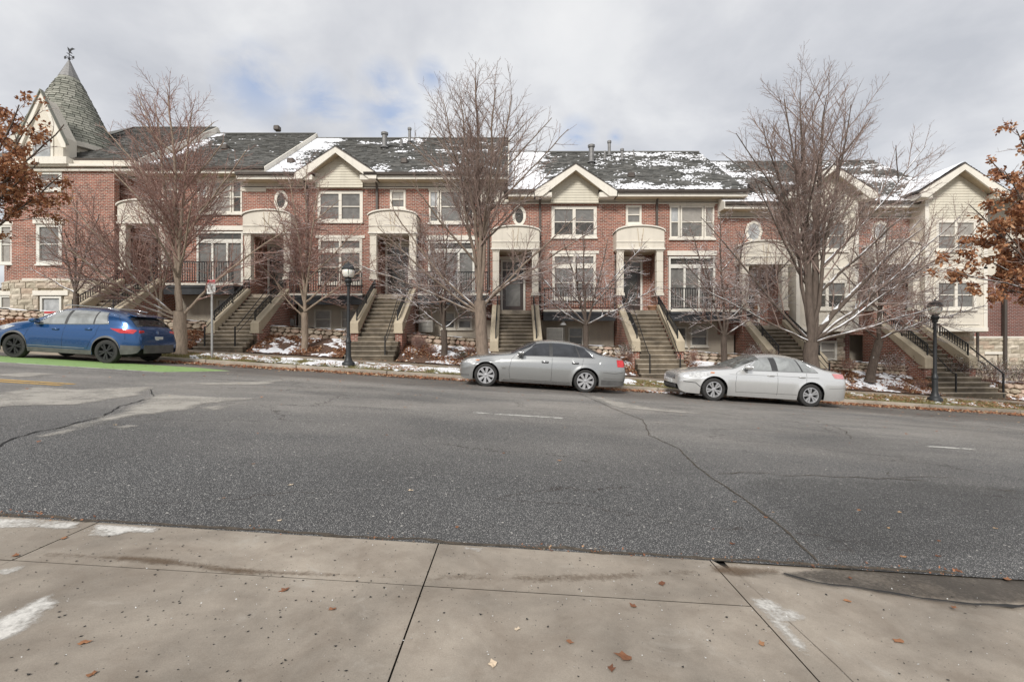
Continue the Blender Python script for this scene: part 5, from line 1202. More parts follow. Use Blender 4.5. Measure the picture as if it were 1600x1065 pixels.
def car(lab, cx, y_near, S, cat='car'):
    c = S; base = empty(S.name, (cx, y_near + c.hw, 0), lab, cat)
    yc = y_near + c.hw; x_mid = cx
    base.location = (cx, yc, road(cx) + crown(yc) * 1.0); base.rotation_euler = (0, math.atan(SL), 0)
    L = c.L; st = set(np.linspace(0, L, 84))
    for xc, ra in c.arches:
        st |= {xc + ra * math.cos(t) for t in np.linspace(0, math.pi, 19)} | {xc - ra - .002, xc + ra + .002}
    st |= {.01, .03, .06, L - .01, L - .03, L - .06}; st = sorted(s for s in st if 0 <= s <= L)
    secs = [c.section(s) for s in st]; n = len(secs[0]); v = []; f = []
    for s, P in zip(st, secs):
        ring = [(s, -y, z) for y, z in P] + [(s, y, z) for y, z in P[-2::-1]]; v += ring
    m = 2 * n - 1
    for i in range(len(st) - 1):
        for j in range(m - 1): f.append((i * m + j, (i + 1) * m + j, (i + 1) * m + j + 1, i * m + j + 1))
    f.append(tuple(range(m))); f.append(tuple((len(st) - 1) * m + j for j in reversed(range(m))))
    MB().add(v, f).build('body', c.paint, base, smooth=True, local=True)
    fl_ = MB().box(.35, L - .35, -c.hw * .66, c.hw * .66, .2, .55).box(.12, L - .12, -c.hw * .72, c.hw * .72, .3, .5); fl_.build('underbody', 'underbody', base, local=True)
    # patches that follow the body side
    def side(name, mat, s0b, s1b, s0t, s1t, zlo, zhi, off_=.006, ns=24, nz=8, both=True, parent=base, gl=True, thick=.0):
        out = []
        for sg in ((-1, 1) if both else (-1,)):
            v = []; 
            for j in range(nz + 1):
                t = j / nz
                for i in range(ns + 1):
                    p = i / ns; s = (s0b + (s1b - s0b) * p) * (1 - t) + (s0t + (s1t - s0t) * p) * t; s = min(max(s, 0), L)
                    zl, zh = zlo(s), zhi(s); z = zl + (zh - zl) * t; v.append((s, sg * (c.Y(s, z) + off_), z + (off_ * .5 if z > c.sh(s) else 0)))
            f = [(j * (ns + 1) + i, j * (ns + 1) + i + 1, (j + 1) * (ns + 1) + i + 1, (j + 1) * (ns + 1) + i) for j in range(nz) for i in range(ns)]
            if sg > 0: f = [q[::-1] for q in f]
            out.append(MB().add(v, f).build(name, mat, parent, smooth=True, local=True))
        return out
    def line(name, mat, pts, w=.006, off_=.004, both=True, n=5, parent=base):
        for sg in ((-1, 1) if both else (-1,)):
            P = []
            for (a, za), (b_, zb) in zip(pts[:-1], pts[1:]):
                k = max(2, int(math.hypot(b_ - a, zb - za) / .05)); P += [(a + (b_ - a) * i / k, za + (zb - za) * i / k) for i in range(k)]
            P.append(pts[-1]); MB().tube([(s, sg * (c.Y(s, z) + off_ - w * .3), z) for s, z in P], w, n).build(name, mat, parent, smooth=True, local=True)
    bl = lambda s: c.sh(s) + .025
    tl = lambda s: c.sh(s) + (c.ftop(s) - c.sh(s)) * c.winh
    for q in c.windows: side('side_window', q[4] if len(q) > 4 else c.glass, q[0], q[1], q[2], q[3], bl, tl, .005, 20, 9)
    # bright trim round the side glass
    w0, w1 = c.windows[0], c.windows[-1]
    arcp = [(w0[0] - .03, bl(w0[0]) - .01)] + [(s, bl(s) - .012) for s in np.linspace(w0[0], w1[1], 14)] + [(w1[1] + .02, bl(w1[1]) - .01)]
    line('window_trim', c.trim, arcp, .008, .006)
    topp = [(s, min(tl(s) + .014, c.ftop(s) - .01)) for s in np.linspace(w0[2], w1[3], 26)]
    line('window_trim', c.trim, [(w0[0] - .03, bl(w0[0]) - .01)] + topp + [(w1[1] + .02, bl(w1[1]) - .01)], .009, .006)
    for q in c.pillars: side('door_pillar', 'plastic_black', q[0], q[1], q[2], q[3], bl, tl, .007, 3, 9)
    # windscreen and rear window
    def screen(name, s0, s1, frac0, frac1, mat, off_=.006):
        v = []; ns, nw = 12, 22
        for i in range(ns + 1):
            s = s0 + (s1 - s0) * i / ns; fr = frac0 + (frac1 - frac0) * i / ns; sh, tp = c.sh(s), c.ftop(s); Ymax = c.W(s, sh)
            for j in range(nw + 1):
                th0 = math.acos(min(1, fr)); u_ = -1 + 2 * j / nw; th = math.pi / 2 - (math.pi / 2 - th0) * abs(u_)
                z = sh + (tp - sh) * math.sin(th) ** (2 / c.n); y = Ymax * (1 - c.tum * (z - sh) / .5) * max(0, math.cos(th)) ** (2 / c.n)
                v.append((s + (-off_ if s0 < c.L / 2 else off_), math.copysign(y + off_ * .5, u_) if u_ else 0, z + off_ * .8))
        f = [(i * (nw + 1) + j, (i + 1) * (nw + 1) + j, (i + 1) * (nw + 1) + j + 1, i * (nw + 1) + j + 1) for i in range(ns) for j in range(nw)]
        return MB().add(v, f).build(name, mat, base, smooth=True, local=True)
    screen('windscreen', c.ws[0], c.ws[1], .93, .80, c.wglass); screen('rear_window', c.rw[0], c.rw[1], .80, .88, c.rglass)
    # shut lines, handles, mirrors
    for pl in c.gaps: line('door_gap', 'underbody', pl, .0045, .0005, n=4)
    for s, z in c.handles:
        for sg in (-1, 1):
            y = c.Y(s, z)
            MB().box(s - .10, s + .10, sg * y - .012, sg * y + .012, z - .035, z + .03).build('handle_cup', 'plastic_black' if c.hmat != 'same' else c.paint, base, bevel=.01, local=True)
            MB().tube([(s - .10, sg * (y + .004), z), (s - .06, sg * (y + .035), z + .008), (s + .06, sg * (y + .035), z + .008), (s + .10, sg * (y + .004), z)], .014, 6).build('door_handle', c.paint if c.hmat == 'same' else 'chrome', base, smooth=True, local=True)
    ms = c.mirror
    for sg in (-1, 1):
        y = c.Y(ms, c.sh(ms)); z = c.sh(ms) + .06
        mr = MB(); ring = []
        for k, (dx, r) in enumerate(((-.115, .25), (-.09, .75), (-.02, 1.0), (.05, 1.0), (.085, .92))):
            for j in range(12): t = 2 * math.pi * j / 12; ring.append((ms + dx, sg * (y + .13) + math.cos(t) * .105 * r, z + .05 + math.sin(t) * .068 * r))
        fc = [(k * 12 + j, k * 12 + (j + 1) % 12, (k + 1) * 12 + (j + 1) % 12, (k + 1) * 12 + j) for k in range(4) for j in range(12)] + [tuple(range(12)), tuple(48 + j for j in reversed(range(12)))]
        mo = mr.add(ring, fc).build('wing_mirror', c.paint, base, smooth=True, local=True)
        MB().box(ms - .03, ms + .04, min(sg * (y - .02), sg * (y + .07)), max(sg * (y - .02), sg * (y + .07)), z - .03, z + .02).build('mirror_arm', 'plastic_black', mo, bevel=.01, local=True)
    # wheels
    for xc in (c.xf, c.xr):
        for sg in (-1, 1):
            yo = c.hw * .995 - .015; r = c.wr; wd = .215; rr = r * c.rimk
            w = bpy.data.objects.new('wheel', None); COL.objects.link(w); w.parent = base; w.location = (xc, sg * yo, r); w.rotation_euler = (0, random.uniform(0, 1), 0)
            S_ = sg
            def lz(prof, name, mat, n=40, cap=False, smooth='auto'):
                return MB().lathe([(a, S_ * b_) for a, b_ in prof], 0, 0, 0, n, 'y', cap).build(name, mat, w, smooth=smooth, local=True)
            lz([(rr, -.02), (rr + .012, .0), (r * .88, .006), (r * .95, -.006), (r - .008, -.03), (r, -.06), (r, -wd + .06), (r - .01, -wd + .03), (r * .9, -wd), (rr, -wd + .01)], 'tyre', 'tyre')
            lz([(rr + .006, .002), (rr - .012, .004), (rr - .022, -.012), (rr - .03, -.05), (rr - .035, -wd + .02)], 'rim', c.rimmat)
            lz([(.001, -.085), (r * .47, -.085), (r * .47, -.095), (.001, -.095)], 'brake_disc', 'brake_dark', 24); lz([(.001, -.12), (rr, -.12)], 'wheel_back', 'underbody', 20)
            sp = MB()
            for k in range(c.spokes):
                t = 2 * math.pi * k / c.spokes + (.11 if c.pair and k % 2 else (-.11 if c.pair else 0)); ct, sn = math.cos(t), math.sin(t)
                def pt(rad, side_, dep): return (ct * rad - sn * side_, S_ * dep, sn * rad + ct * side_)
                wi, wo = c.spw; a = [pt(.045, -wi, -.012), pt(.045, wi, -.012), pt(rr - .015, wo, -.008), pt(rr - .015, -wo, -.008)]; b_ = [pt(.045, -wi * 1.25, -.05), pt(.045, wi * 1.25, -.05), pt(rr - .015, wo * 1.25, -.04), pt(rr - .015, -wo * 1.25, -.04)]
                fs = [(0, 1, 2, 3), (0, 4, 5, 1), (1, 5, 6, 2), (2, 6, 7, 3), (3, 7, 4, 0)]
                if S_ < 0: fs = [q for q in fs]
                else: fs = [q[::-1] for q in fs]
                sp.add(a + b_, fs)
            sp.build('spokes', c.rimmat, w, local=True); lz([(.001, .0), (.03, -.002), (.034, -.01), (.06, -.016), (.062, -.05)], 'hub_cap', c.rimmat if c.rimmat != 'rim_dark' else 'rim_dark', 20)
            # dark liner of the wheel arch
            n2 = 20; v = []; ra = c.arches[0][1] - .004
            for k in range(n2 + 1):
                t = math.pi * k / n2
                for yy in (sg * c.hw * .93, sg * c.hw * .5): v.append((xc + ra * math.cos(t), yy, r + ra * math.sin(t)))
            v += [(xc - ra, sg * c.hw * .52, .2), (xc + ra, sg * c.hw * .52, .2), (xc + ra, sg * c.hw * .52, r + ra), (xc - ra, sg * c.hw * .52, r + ra)]
            k = 2 * (n2 + 1); MB().add(v, [(2 * i, 2 * i + 1, 2 * i + 3, 2 * i + 2) for i in range(n2)] + [(k, k + 1, k + 2, k + 3)]).build('wheel_arch', 'underbody', base, local=True)
    return base, side, line, screen
# grey sedan
S1 = Car(name='grey_sedan', L=4.9, hw=.90, xf=.80, xr=3.70, wr=.338, tum=.27, winh=.80, glass='car_glass_dark', wglass='car_glass_dark', rglass='car_glass_dark', trim='chrome', paint='paint_grey', rimmat='rim_silver', spokes=8, pair=False, spw=(.022, .042), rimk=.71, hmat='chrome', mirror=1.78,
    top=[(0, .62), (.05, .72), (.18, .80), (.4, .87), (.8, .955), (1.3, 1.03), (1.5, 1.07), (1.8, 1.24), (2.15, 1.40), (2.45, 1.465), (2.8, 1.485), (3.2, 1.465), (3.55, 1.40), (3.9, 1.275), (4.15, 1.17), (4.35, 1.125), (4.65, 1.09), (4.8, 1.04), (4.87, .93), (4.9, .70)],
    belt=[(0, .6), (1.2, .90), (2.0, .95), (3.3, .985), (4.2, 1.0), (4.9, .95)], bot=[(0, .42), (.05, .25), (.3, .19), (1.4, .18), (3.2, .18), (4.5, .22), (4.82, .28), (4.9, .45)],
    plan=[(0, .60), (.04, .70), (.15, .82), (.4, .93), (.8, .985), (1.3, 1), (3.6, 1), (4.2, .975), (4.6, .91), (4.8, .84), (4.87, .77), (4.9, .70)],
    windows=[(1.70, 2.62, 2.22, 2.60), (2.72, 3.48, 2.70, 3.36), (3.53, 3.93, 3.40, 3.62)], pillars=[(2.62, 2.72, 2.60, 2.70), (3.48, 3.53, 3.36, 3.40)], ws=(1.50, 2.22), rw=(3.55, 4.18),
    gaps=[[(1.50, .27), (1.46, .55), (1.52, .85), (1.62, .95)], [(2.70, .27), (2.70, .95)], [(3.30, .27), (3.36, .5), (3.56, .72), (3.62, .98)], [(1.50, .27), (3.30, .27)]], handles=[(2.50, .82), (3.38, .84)])
b1, sd1, ln1, sc1 = car('grey metallic sedan with tinted windows parked at the kerb in the middle', -1.58, 14.02, S1)
sd1('tail_light', 'tail_red', 4.62, 4.83, 4.60, 4.86, lambda s: .80, lambda s: 1.0, .008, 8, 8); sd1('headlight', 'headlight', .08, .42, .22, .62, lambda s: .66, lambda s: min(.80, S1.ftop(s) - .06), .006, 10, 5)

sd1('indicator', 'amber', .46, .56, .50, .60, lambda s: .74, lambda s: .77, .008, 3, 2)
sd1('sill_strip', 'chrome', 1.30, 3.25, 1.30, 3.25, lambda s: .235, lambda s: .262, .012, 20, 2); sd1('sill', 'plastic_grey', 1.26, 3.28, 1.26, 3.28, lambda s: .182, lambda s: .228, .006, 20, 2)
sd1('bumper_strip', 'chrome', 4.22, 4.86, 4.22, 4.86, lambda s: .44, lambda s: .46, .012, 12, 2); sd1('bumper_strip', 'chrome', .03, .30, .03, .30, lambda s: .30, lambda s: .325, .012, 8, 2)
sd1('rear_valance', 'plastic_grey', 4.16, 4.86, 4.16, 4.86, lambda s: .25, lambda s: .40, .006, 12, 3); ln1('bumper_gap', 'underbody', [(4.2, .62), (4.55, .60), (4.86, .66)], .004, .001, n=4); ln1('bumper_gap', 'underbody', [(.30, .62), (.52, .60)], .004, .001, n=4)
ln1('bonnet_gap', 'underbody', [(.35, .80), (.8, .905), (1.5, .985)], .004, .002, n=4)
MB().box(1.25, 1.36, -.93, -.925, .58, .60).build('badge', 'chrome', b1, local=True)
MB().tube([(4.3, 0, 1.10), (4.42, 0, 1.19)], .02, 6).build('aerial', 'paint_grey', b1, local=True)
# silver sedan
S2 = Car(name='silver_sedan', L=4.92, hw=.915, xf=.98, xr=3.78, wr=.335, tum=.25, winh=.78, glass='car_glass_pale', wglass='car_glass_mid', rglass='car_glass_mid', trim='chrome', paint='paint_silver', rimmat='rim_silver', spokes=10, pair=True, spw=(.011, .026), rimk=.66, hmat='same', mirror=1.92,
    top=[(0, .66), (.04, .74), (.15, .80), (.45, .87), (.9, .935), (1.35, .98), (1.55, 1.02), (1.9, 1.21), (2.3, 1.38), (2.6, 1.445), (2.95, 1.465), (3.3, 1.445), (3.65, 1.38), (3.98, 1.265), (4.28, 1.135), (4.5, 1.09), (4.75, 1.055), (4.85, .99), (4.9, .85), (4.92, .66)],
    belt=[(0, .62), (1.2, .88), (2.0, .93), (3.3, .96), (4.2, .98), (4.92, .92)], bot=[(0, .42), (.05, .26), (.3, .19), (1.4, .18), (3.2, .18), (4.5, .21), (4.84, .26), (4.92, .42)],
    plan=[(0, .68), (.03, .76), (.12, .85), (.35, .93), (.8, .985), (1.3, 1), (3.6, 1), (4.2, .985), (4.6, .94), (4.82, .86), (4.89, .78), (4.92, .70)],
    windows=[(1.82, 2.66, 2.34, 2.64), (2.84, 3.52, 2.82, 3.42), (3.57, 3.98, 3.46, 3.66)], pillars=[(2.66, 2.84, 2.64, 2.82), (3.52, 3.57, 3.42, 3.46)], ws=(1.56, 2.36), rw=(3.66, 4.28),
    gaps=[[(1.62, .28), (1.58, .55), (1.62, .85), (1.74, .93)], [(2.80, .28), (2.80, .93)], [(3.40, .28), (3.46, .5), (3.62, .70), (3.66, .96)]], handles=[(2.60, .83), (3.50, .84)])
b2, sd2, ln2, sc2 = car('silver sedan parked nose uphill at the right, pale side windows', 4.83, 13.92, S2)
sd2('tail_light', 'tail_pink', 4.48, 4.80, 4.42, 4.80, lambda s: .86, lambda s: .99, .008, 8, 6); sd2('headlight', 'headlight', .22, .62, .30, .95, lambda s: .66, lambda s: min(.82, S2.ftop(s) - .07), .007, 12, 5)
sd2('indicator', 'amber', .86, .98, .90, 1.0, lambda s: .80, lambda s: .835, .009, 3, 2); ln2('body_crease', 'plastic_grey', [(1.4, .80), (2.2, .825), (3.6, .84), (4.0, .84)], .005, .001, n=4)
ln2('sill_crease', 'plastic_grey', [(1.62, .31), (3.38, .33)], .006, .001, n=4); ln2('bumper_crease', 'plastic_black', [(.12, .52), (.45, .50), (.58, .40), (.74, .36)], .011, .002, n=5); ln2('bonnet_gap', 'underbody', [(.45, .80), (.9, .88), (1.55, .95)], .004, .002, n=4)
ln2('bumper_gap', 'underbody', [(4.3, .55), (4.9, .60)], .003, .001, n=4)
def front(base, c, name, mat, y0, y1, z0, z1, s=-.008, th=.02): return MB().box(s, s + th, y0, y1, z0, z1).build(name, mat, base, bevel=.008, local=True)
gl_ = front(b2, S2, 'grille', 'plastic_black', -.42, .42, .56, .66, -.012, .05)
for k in range(3): MB().box(-.02, .0, -.41, .41, .575 + k * .03, .583 + k * .03).build('grille_bar', 'chrome', gl_, local=True)
front(b2, S2, 'air_intake', 'plastic_black', -.45, .45, .30, .40, -.012, .05); front(b2, S2, 'number_plate', 'plate_white', -.16, .16, .42, .53, -.022, .02)
front(b1, S1, 'grille', 'plastic_black', -.36, .36, .50, .62, -.012, .05)
# blue compact SUV
S3 = Car(name='blue_suv', L=4.38, hw=.915, xf=.86, xr=3.51, wr=.345, tum=.21, winh=.78, glass='car_glass_pale', wglass='car_glass_mid', rglass='car_glass_dark', trim='chrome', paint='paint_blue', rimmat='rim_dark', spokes=10, pair=True, spw=(.014, .03), rimk=.68, hmat='same', mirror=1.45,
    top=[(0, .72), (.04, .86), (.15, .95), (.4, 1.02), (.8, 1.09), (1.1, 1.15), (1.4, 1.32), (1.75, 1.50), (2.05, 1.575), (2.4, 1.60), (2.8, 1.595), (3.2, 1.565), (3.55, 1.505), (3.85, 1.43), (3.98, 1.37), (4.15, 1.17), (4.27, 1.03), (4.34, .88), (4.38, .66)],
    belt=[(0, .66), (1.0, .98), (2.0, 1.03), (3.2, 1.10), (3.8, 1.15), (4.38, .95)], bot=[(0, .42), (.05, .26), (.3, .22), (1.4, .23), (2.9, .23), (4.1, .30), (4.33, .36), (4.38, .48)],
    plan=[(0, .68), (.03, .78), (.12, .87), (.35, .94), (.8, .99), (1.3, 1), (3.4, 1), (3.9, .98), (4.15, .93), (4.3, .88), (4.36, .83), (4.38, .76)],
    windows=[(1.36, 2.20, 1.86, 2.18), (2.28, 3.02, 2.26, 2.98), (3.07, 3.46, 3.02, 3.26)], pillars=[(2.20, 2.28, 2.18, 2.26), (3.02, 3.07, 2.98, 3.02)], ws=(1.12, 1.86), rw=(3.92, 4.19),
    gaps=[[(1.20, .36), (1.16, .6), (1.24, .9), (1.32, 1.0)], [(2.24, .36), (2.25, 1.03)], [(2.96, .40), (3.04, .6), (3.18, .8), (3.22, 1.08)], [(3.62, 1.4), (3.86, 1.15), (3.98, .98), (4.02, .72)]], handles=[(2.02, .90), (2.96, .95)])
b3, sd3, ln3, sc3 = car('blue hatchback SUV with black wheels parked on the green lane', -15.16, 13.82, S3, 'car')
cl = lambda s: S3.bottom(s)
sd3('cladding', 'plastic_grey', .02, 4.36, .02, 4.36, cl, lambda s: max(S3.bottom(s) + .055, min(.40, .36 + .1 * max(0, s - 3.8))), .010, 150, 3)
sd3('rear_bumper', 'plastic_grey', 3.92, 4.375, 3.92, 4.375, lambda s: S3.bottom(s), lambda s: .56, .014, 14, 5)
sd3('tail_light', 'tail_red', 3.86, 4.20, 3.56, 4.26, lambda s: .90, lambda s: 1.02, .010, 14, 6); ln3('silver_strip', 'galvanised', [(1.25, .405), (2.9, .405)], .009, .006)
sd3('headlight', 'headlight', .12, .5, .2, .8, lambda s: .80, lambda s: min(.93, S3.ftop(s) - .07), .007, 10, 4)
MB().box(4.372, 4.39, -.62, .62, .33, .58).build('rear_bumper', 'plastic_grey', b3, bevel=.01, local=True)
MB().box(4.325, 4.365, -.17, .17, .70, .83).box(4.335, 4.37, -.15, -.01, .72, .81).build('number_plate', 'plate_white', b3, bevel=.005, local=True)
MB().lathe([(.001, .0), (.05, 0), (.055, -.02)], 4.30, 0, .95, 16, 'y').build('emblem', 'chrome', b3, local=True)
MB().prism_y([(3.78, 1.44), (4.06, 1.385), (4.08, 1.405), (3.8, 1.475)], -.56, .56).build('spoiler', 'paint_blue', b3, bevel=.008, local=True)
for sg in (-1, 1): MB().tube([(1.95, sg * .56, 1.58), (2.1, sg * .565, 1.625), (3.2, sg * .555, 1.60), (3.55, sg * .54, 1.545)], .014, 6).build('roof_rail', 'chrome', b3, smooth=True, local=True)
for sg in (-1, 1): MB().box(4.27, 4.31, sg * .62 - .1, sg * .62 + .1, .90, 1.0).build('tail_light', 'tail_red', b3, bevel=.02, local=True)
# ------------------------------------------------------------------ street furniture
def street_lamp(x, y, lab):
    g = gz(x, y); l = empty('street_lamp', (x, y, g), lab, 'street lamp', 'black street lamps')
    MB().lathe([(.215, -.12), (.215, .10), (.20, .13), (.15, .16), (.12, .22), (.10, .30), (.088, .36), (.08, .78), (.098, .80), (.098, .86), (.07, .90), (.056, 1.0), (.052, 2.0), (.047, 2.74), (.08, 2.76), (.09, 2.80), (.07, 2.85)], x, y, g, 16).build('post', 'post_black', l, smooth='auto')
    MB().lathe([(.075, 2.83), (.11, 2.86), (.13, 2.93), (.09, 3.0), (.14, 3.03)], x, y, g, 14).build('lantern_base', 'post_black', l, smooth='auto')
    MB().lathe([(.12, 3.03), (.17, 3.08), (.205, 3.18), (.205, 3.28), (.17, 3.33)], x, y, g, 18).build('globe', 'lamp_glass', l, smooth=True)
    [MB().tube([(x + math.cos(a) * .135, y + math.sin(a) * .135, g + 3.03), (x + math.cos(a) * .212, y + math.sin(a) * .212, g + 3.2), (x + math.cos(a) * .2, y + math.sin(a) * .2, g + 3.33)], .009, 4).build('lantern_bar', 'post_black', l) for a in (0.3, 1.87, 3.44, 5.01)]
    MB().lathe([(.22, 3.31), (.235, 3.33), (.20, 3.38), (.15, 3.45), (.08, 3.50), (.025, 3.52), (.02, 3.57), (.005, 3.59)], x, y, g, 18).build('lantern_cap', 'post_black' if x < 0 else 'post_black', l, smooth='auto')
    return l
street_lamp(-5.62, 16.6, 'black street lamp with round globe in front of the balcony, left one of the two')
L2 = street_lamp(14.75, 16.85, 'black street lamp before the last flight of steps, right one of the two')
p = (-10.25, 16.5); g = gz(*p)
ps = empty('parking_sign', (p[0], p[1], g), 'red and white parking sign on a thin grey post', 'sign')
MB().box(p[0] - .03, p[0] + .03, p[1] - .012, p[1] + .03, g - .2, relz(450, 16.5)).build('post', 'pipe_grey', ps)
z0, z1 = relz(459, 16.48), relz(437, 16.48); xx = p[0] - .0
BX('plate', 'sign_white', ps, xx - .145, xx + .145, 16.462, 16.47, z0, z1, bevel=.003)
BX('red_header', 'sign_red', ps, xx - .14, xx + .14, 16.456, 16.4615, z1 - .135, z1 - .008)
def text(s, size, x, y, z, mat, parent, name='lettering'):
    cu = bpy.data.curves.new(name, 'FONT'); cu.body = s; cu.size = size; cu.align_x = 'CENTER'; cu.extrude = .001; cu.materials.append(MATS[mat])
    tmp = bpy.data.objects.new('tmp', cu); COL.objects.link(tmp); me = bpy.data.meshes.new_from_object(tmp.evaluated_get(bpy.context.evaluated_depsgraph_get())); bpy.data.objects.remove(tmp)
    o = bpy.data.objects.new(name, me); COL.objects.link(o); o.parent = parent; o.location = Vector((x, y, z)) - wloc(parent); o.rotation_euler = (R(90), 0, 0); return o
text('NO', .06, xx, 16.454, z1 - .066, 'sign_white', ps); text('PARKING', .055, xx, 16.454, z1 - .118, 'sign_white', ps)
mb = MB(); r = random.Random(3)
for j in range(6):
    for i in range(5):
        if r.random() < .8: w_ = r.uniform(.012, .022); mb.box(xx - .105 + i * .05 - w_, xx - .105 + i * .05 + w_, 16.455, 16.461, z1 - .19 - j * .042, z1 - .172 - j * .042)
mb.build('print', 'sign_ink', ps)
sg_ = empty('yard_sign', (-20.4, 19.9, relz(500, 19.9)), 'small red and white yard sign behind the roof of the blue SUV', 'sign')
BX('board', 'sign_white', sg_, -20.4 + 1.15, -20.4 + 1.75, 19.88, 19.9, relz(497, 19.9), relz(486, 19.9)); BX('red_band', 'sign_red', sg_, -19.24, -18.66, 19.87, 19.879, relz(489.5, 19.9), relz(486.4, 19.9))
for x in (-19.2, -18.7): BX('stake', 'pipe_grey', sg_, x - .01, x + .01, 19.9, 19.92, gz(x, 19.9) - .1, relz(487, 19.9))
# yard things in front of the basements
def ac(px, py0, py1, d, w, lab):
    a = at(px, py1, d); h = (py1 - py0) * d / 755; b = empty('air_conditioner', tuple(a), lab, 'air conditioner')
    MB().box(a.x - w / 2, a.x + w / 2, d, d + .6, a.z, a.z + h).build('casing', 'ac_unit', b, bevel=.02)
    k = int(h / .06)
    for i in range(1, k): BX('louvre', 'plastic_grey', b, a.x - w / 2 + .04, a.x + w / 2 - .04, d - .014, d - .002, a.z + i * h / k - .008, a.z + i * h / k + .008)
ac(665, 500, 519, 22.6, .66, 'beige air conditioner below the balcony behind the twisted dark tree'); ac(867, 512, 545, 22.4, .78, 'grey air conditioner behind the roof of the grey sedan')
o = empty('flower_pot', tuple(at(1020, 487, 22.9)), 'terracotta pot beside the door at the top of the steps', 'pot'); a = at(1020, 487, 22.9)
MB().lathe([(.16, 0), (.24, .22), (.27, .24), (.27, .29), (.22, .29), (.20, .2)], a.x, a.y, a.z, 16).build('pot', 'terracotta', o, smooth='auto')
a = at(880, 506, 22.5); o = empty('hanging_bell', tuple(a), 'white bell shaped lantern hanging under the balcony', 'lantern')
MB().lathe([(.15, 0), (.13, .05), (.06, .13), (.03, .22), (.01, .3)], a.x, a.y, a.z - .05, 14).build('shade', 'sign_white', o, smooth='auto'); MB().tube([(a.x, a.y, a.z + .2), (a.x, a.y, F4 - .4)], .008, 5).build('cord', 'black_iron', o)
a = at(455, 502, 22.9); o = empty('gas_meter', tuple(a), 'grey gas meter with pipes under the balcony by the leaning tree', 'meter')
MB().box(a.x - .14, a.x + .14, a.y - .1, a.y + .1, a.z - .2, a.z + .12).build('housing', 'pipe_grey', o, bevel=.03); MB().tube([(a.x - .2, a.y, a.z - .5), (a.x - .2, a.y, a.z + .25), (a.x + .2, a.y, a.z + .25), (a.x + .2, a.y, a.z - .4)], .025, 6).build('pipe', 'pipe_grey', o, smooth=True)
# ------------------------------------------------------------------ bare trees
class Tree:
    def __init__(t): t.b = {}
    def add(t, part, sides, pts, rad): t.b.setdefault((part, sides, len(pts)), []).append((pts, rad))
    def mesh(t, part):
        V = []; Fc = []; base = 0
        for (pt, n, m), L in t.b.items():
            if pt != part: continue
            P = np.array([a for a, _ in L]); Rr = np.array([b_ for _, b_ in L])          # K,m,3 / K,m
            T = np.gradient(P, axis=1); T /= np.linalg.norm(T, axis=2, keepdims=True) + 1e-9
            ref = np.where(np.abs(T[..., 2:3]) < .9, np.array([0, 0, 1.0]), np.array([1.0, 0, 0])); A = np.cross(ref, T); A /= np.linalg.norm(A, axis=2, keepdims=True) + 1e-9; B = np.cross(T, A)
            th = 2 * np.pi * np.arange(n) / n
            ring = P[:, :, None, :] + Rr[:, :, None, None] * (A[:, :, None, :] * np.cos(th)[None, None, :, None] + B[:, :, None, :] * np.sin(th)[None, None, :, None])
            K = len(L); V.append(ring.reshape(-1, 3))
            i = np.arange(m - 1)[:, None]; j = np.arange(n)[None, :]
            q = np.stack([i * n + j, i * n + (j + 1) % n, (i + 1) * n + (j + 1) % n, (i + 1) * n + j], -1).reshape(-1, 4)
            Fc.append((q[None] + (np.arange(K) * n * m)[:, None, None]).reshape(-1, 4) + base); base += K * n * m
        return np.concatenate(V), np.concatenate(Fc)
def nrm_(v): return v / (np.linalg.norm(v) + 1e-9)
def perp(d, rng):
    a = rng.normal(size=3); a -= d * a.dot(d); return nrm_(a)
def grow(T, rng, p0, d0, L, r0, lvl, P, tip_r=.004):
    """one branch with its side shoots; P holds the habit of the tree"""
    seg = (9, 7, 5, 3, 3)[min(lvl, 4)]; pts = [p0]; d = d0.copy(); step = L / (seg - 1)
    for i in range(seg - 1):
        d = nrm_(d + rng.normal(0, P['wob'], 3) * (1 + .4 * lvl) * .5 + np.array([0, 0, P['up'][min(lvl, 4)]]) * step); pts.append(pts[-1] + d * step)
    pts = np.array(pts); rt = max(tip_r, r0 * (.28 if lvl < 3 else .5)); rad = np.linspace(r0, rt, seg)
    T.add('trunk' if lvl <= P['tl'] else 'crown', (8, 6, 4, 3, 3)[min(lvl, 4)], pts, rad)
    side_shoots(T, rng, pts, rad, L, lvl, P)
def side_shoots(T, rng, pts, rad, L, lvl, P, start=.22):
    if lvl >= P['maxl']: return
    sp = P['gap'][min(lvl, 3)]; n = int(L * (1 - start) / sp); ph = rng.uniform(0, 6.28); m = len(pts)
    for k in range(n):
        t = start + (1 - start) * (k + rng.uniform(.1, .9)) / max(1, n); q = t * (m - 1); i = min(int(q), m - 2); f = q - i
        p = pts[i] * (1 - f) + pts[i + 1] * f; d = nrm_(pts[i + 1] - pts[i]); r = rad[i] * (1 - f) + rad[i + 1] * f
        ph += 2.4 + rng.uniform(-.5, .5); a = np.cross(d, [0.1, .05, 1.0]) if abs(d[2]) < .95 else np.cross(d, [1.0, 0, 0]); a = nrm_(a); b_ = np.cross(d, a)
        o = a * math.cos(ph) + b_ * math.sin(ph); an = P['ang'][min(lvl, 3)] * rng.uniform(.75, 1.25)
        nd = nrm_(d * math.cos(an) + o * math.sin(an)); ln = L * P['rat'][min(lvl, 3)] * (1.12 - t * P['tap']) * rng.uniform(.6, 1.2)
        mx = P['mx'][min(lvl, 3)]; ln = min(ln, mx)
        if ln < .09: continue
        if nd[2] < P.get('minz', -.35): nd[2] = abs(nd[2]) * .3; nd = nrm_(nd)
        grow(T, rng, p, nd, ln, min(r * .62, P['thick'] * ln + .003), lvl + 1, P)
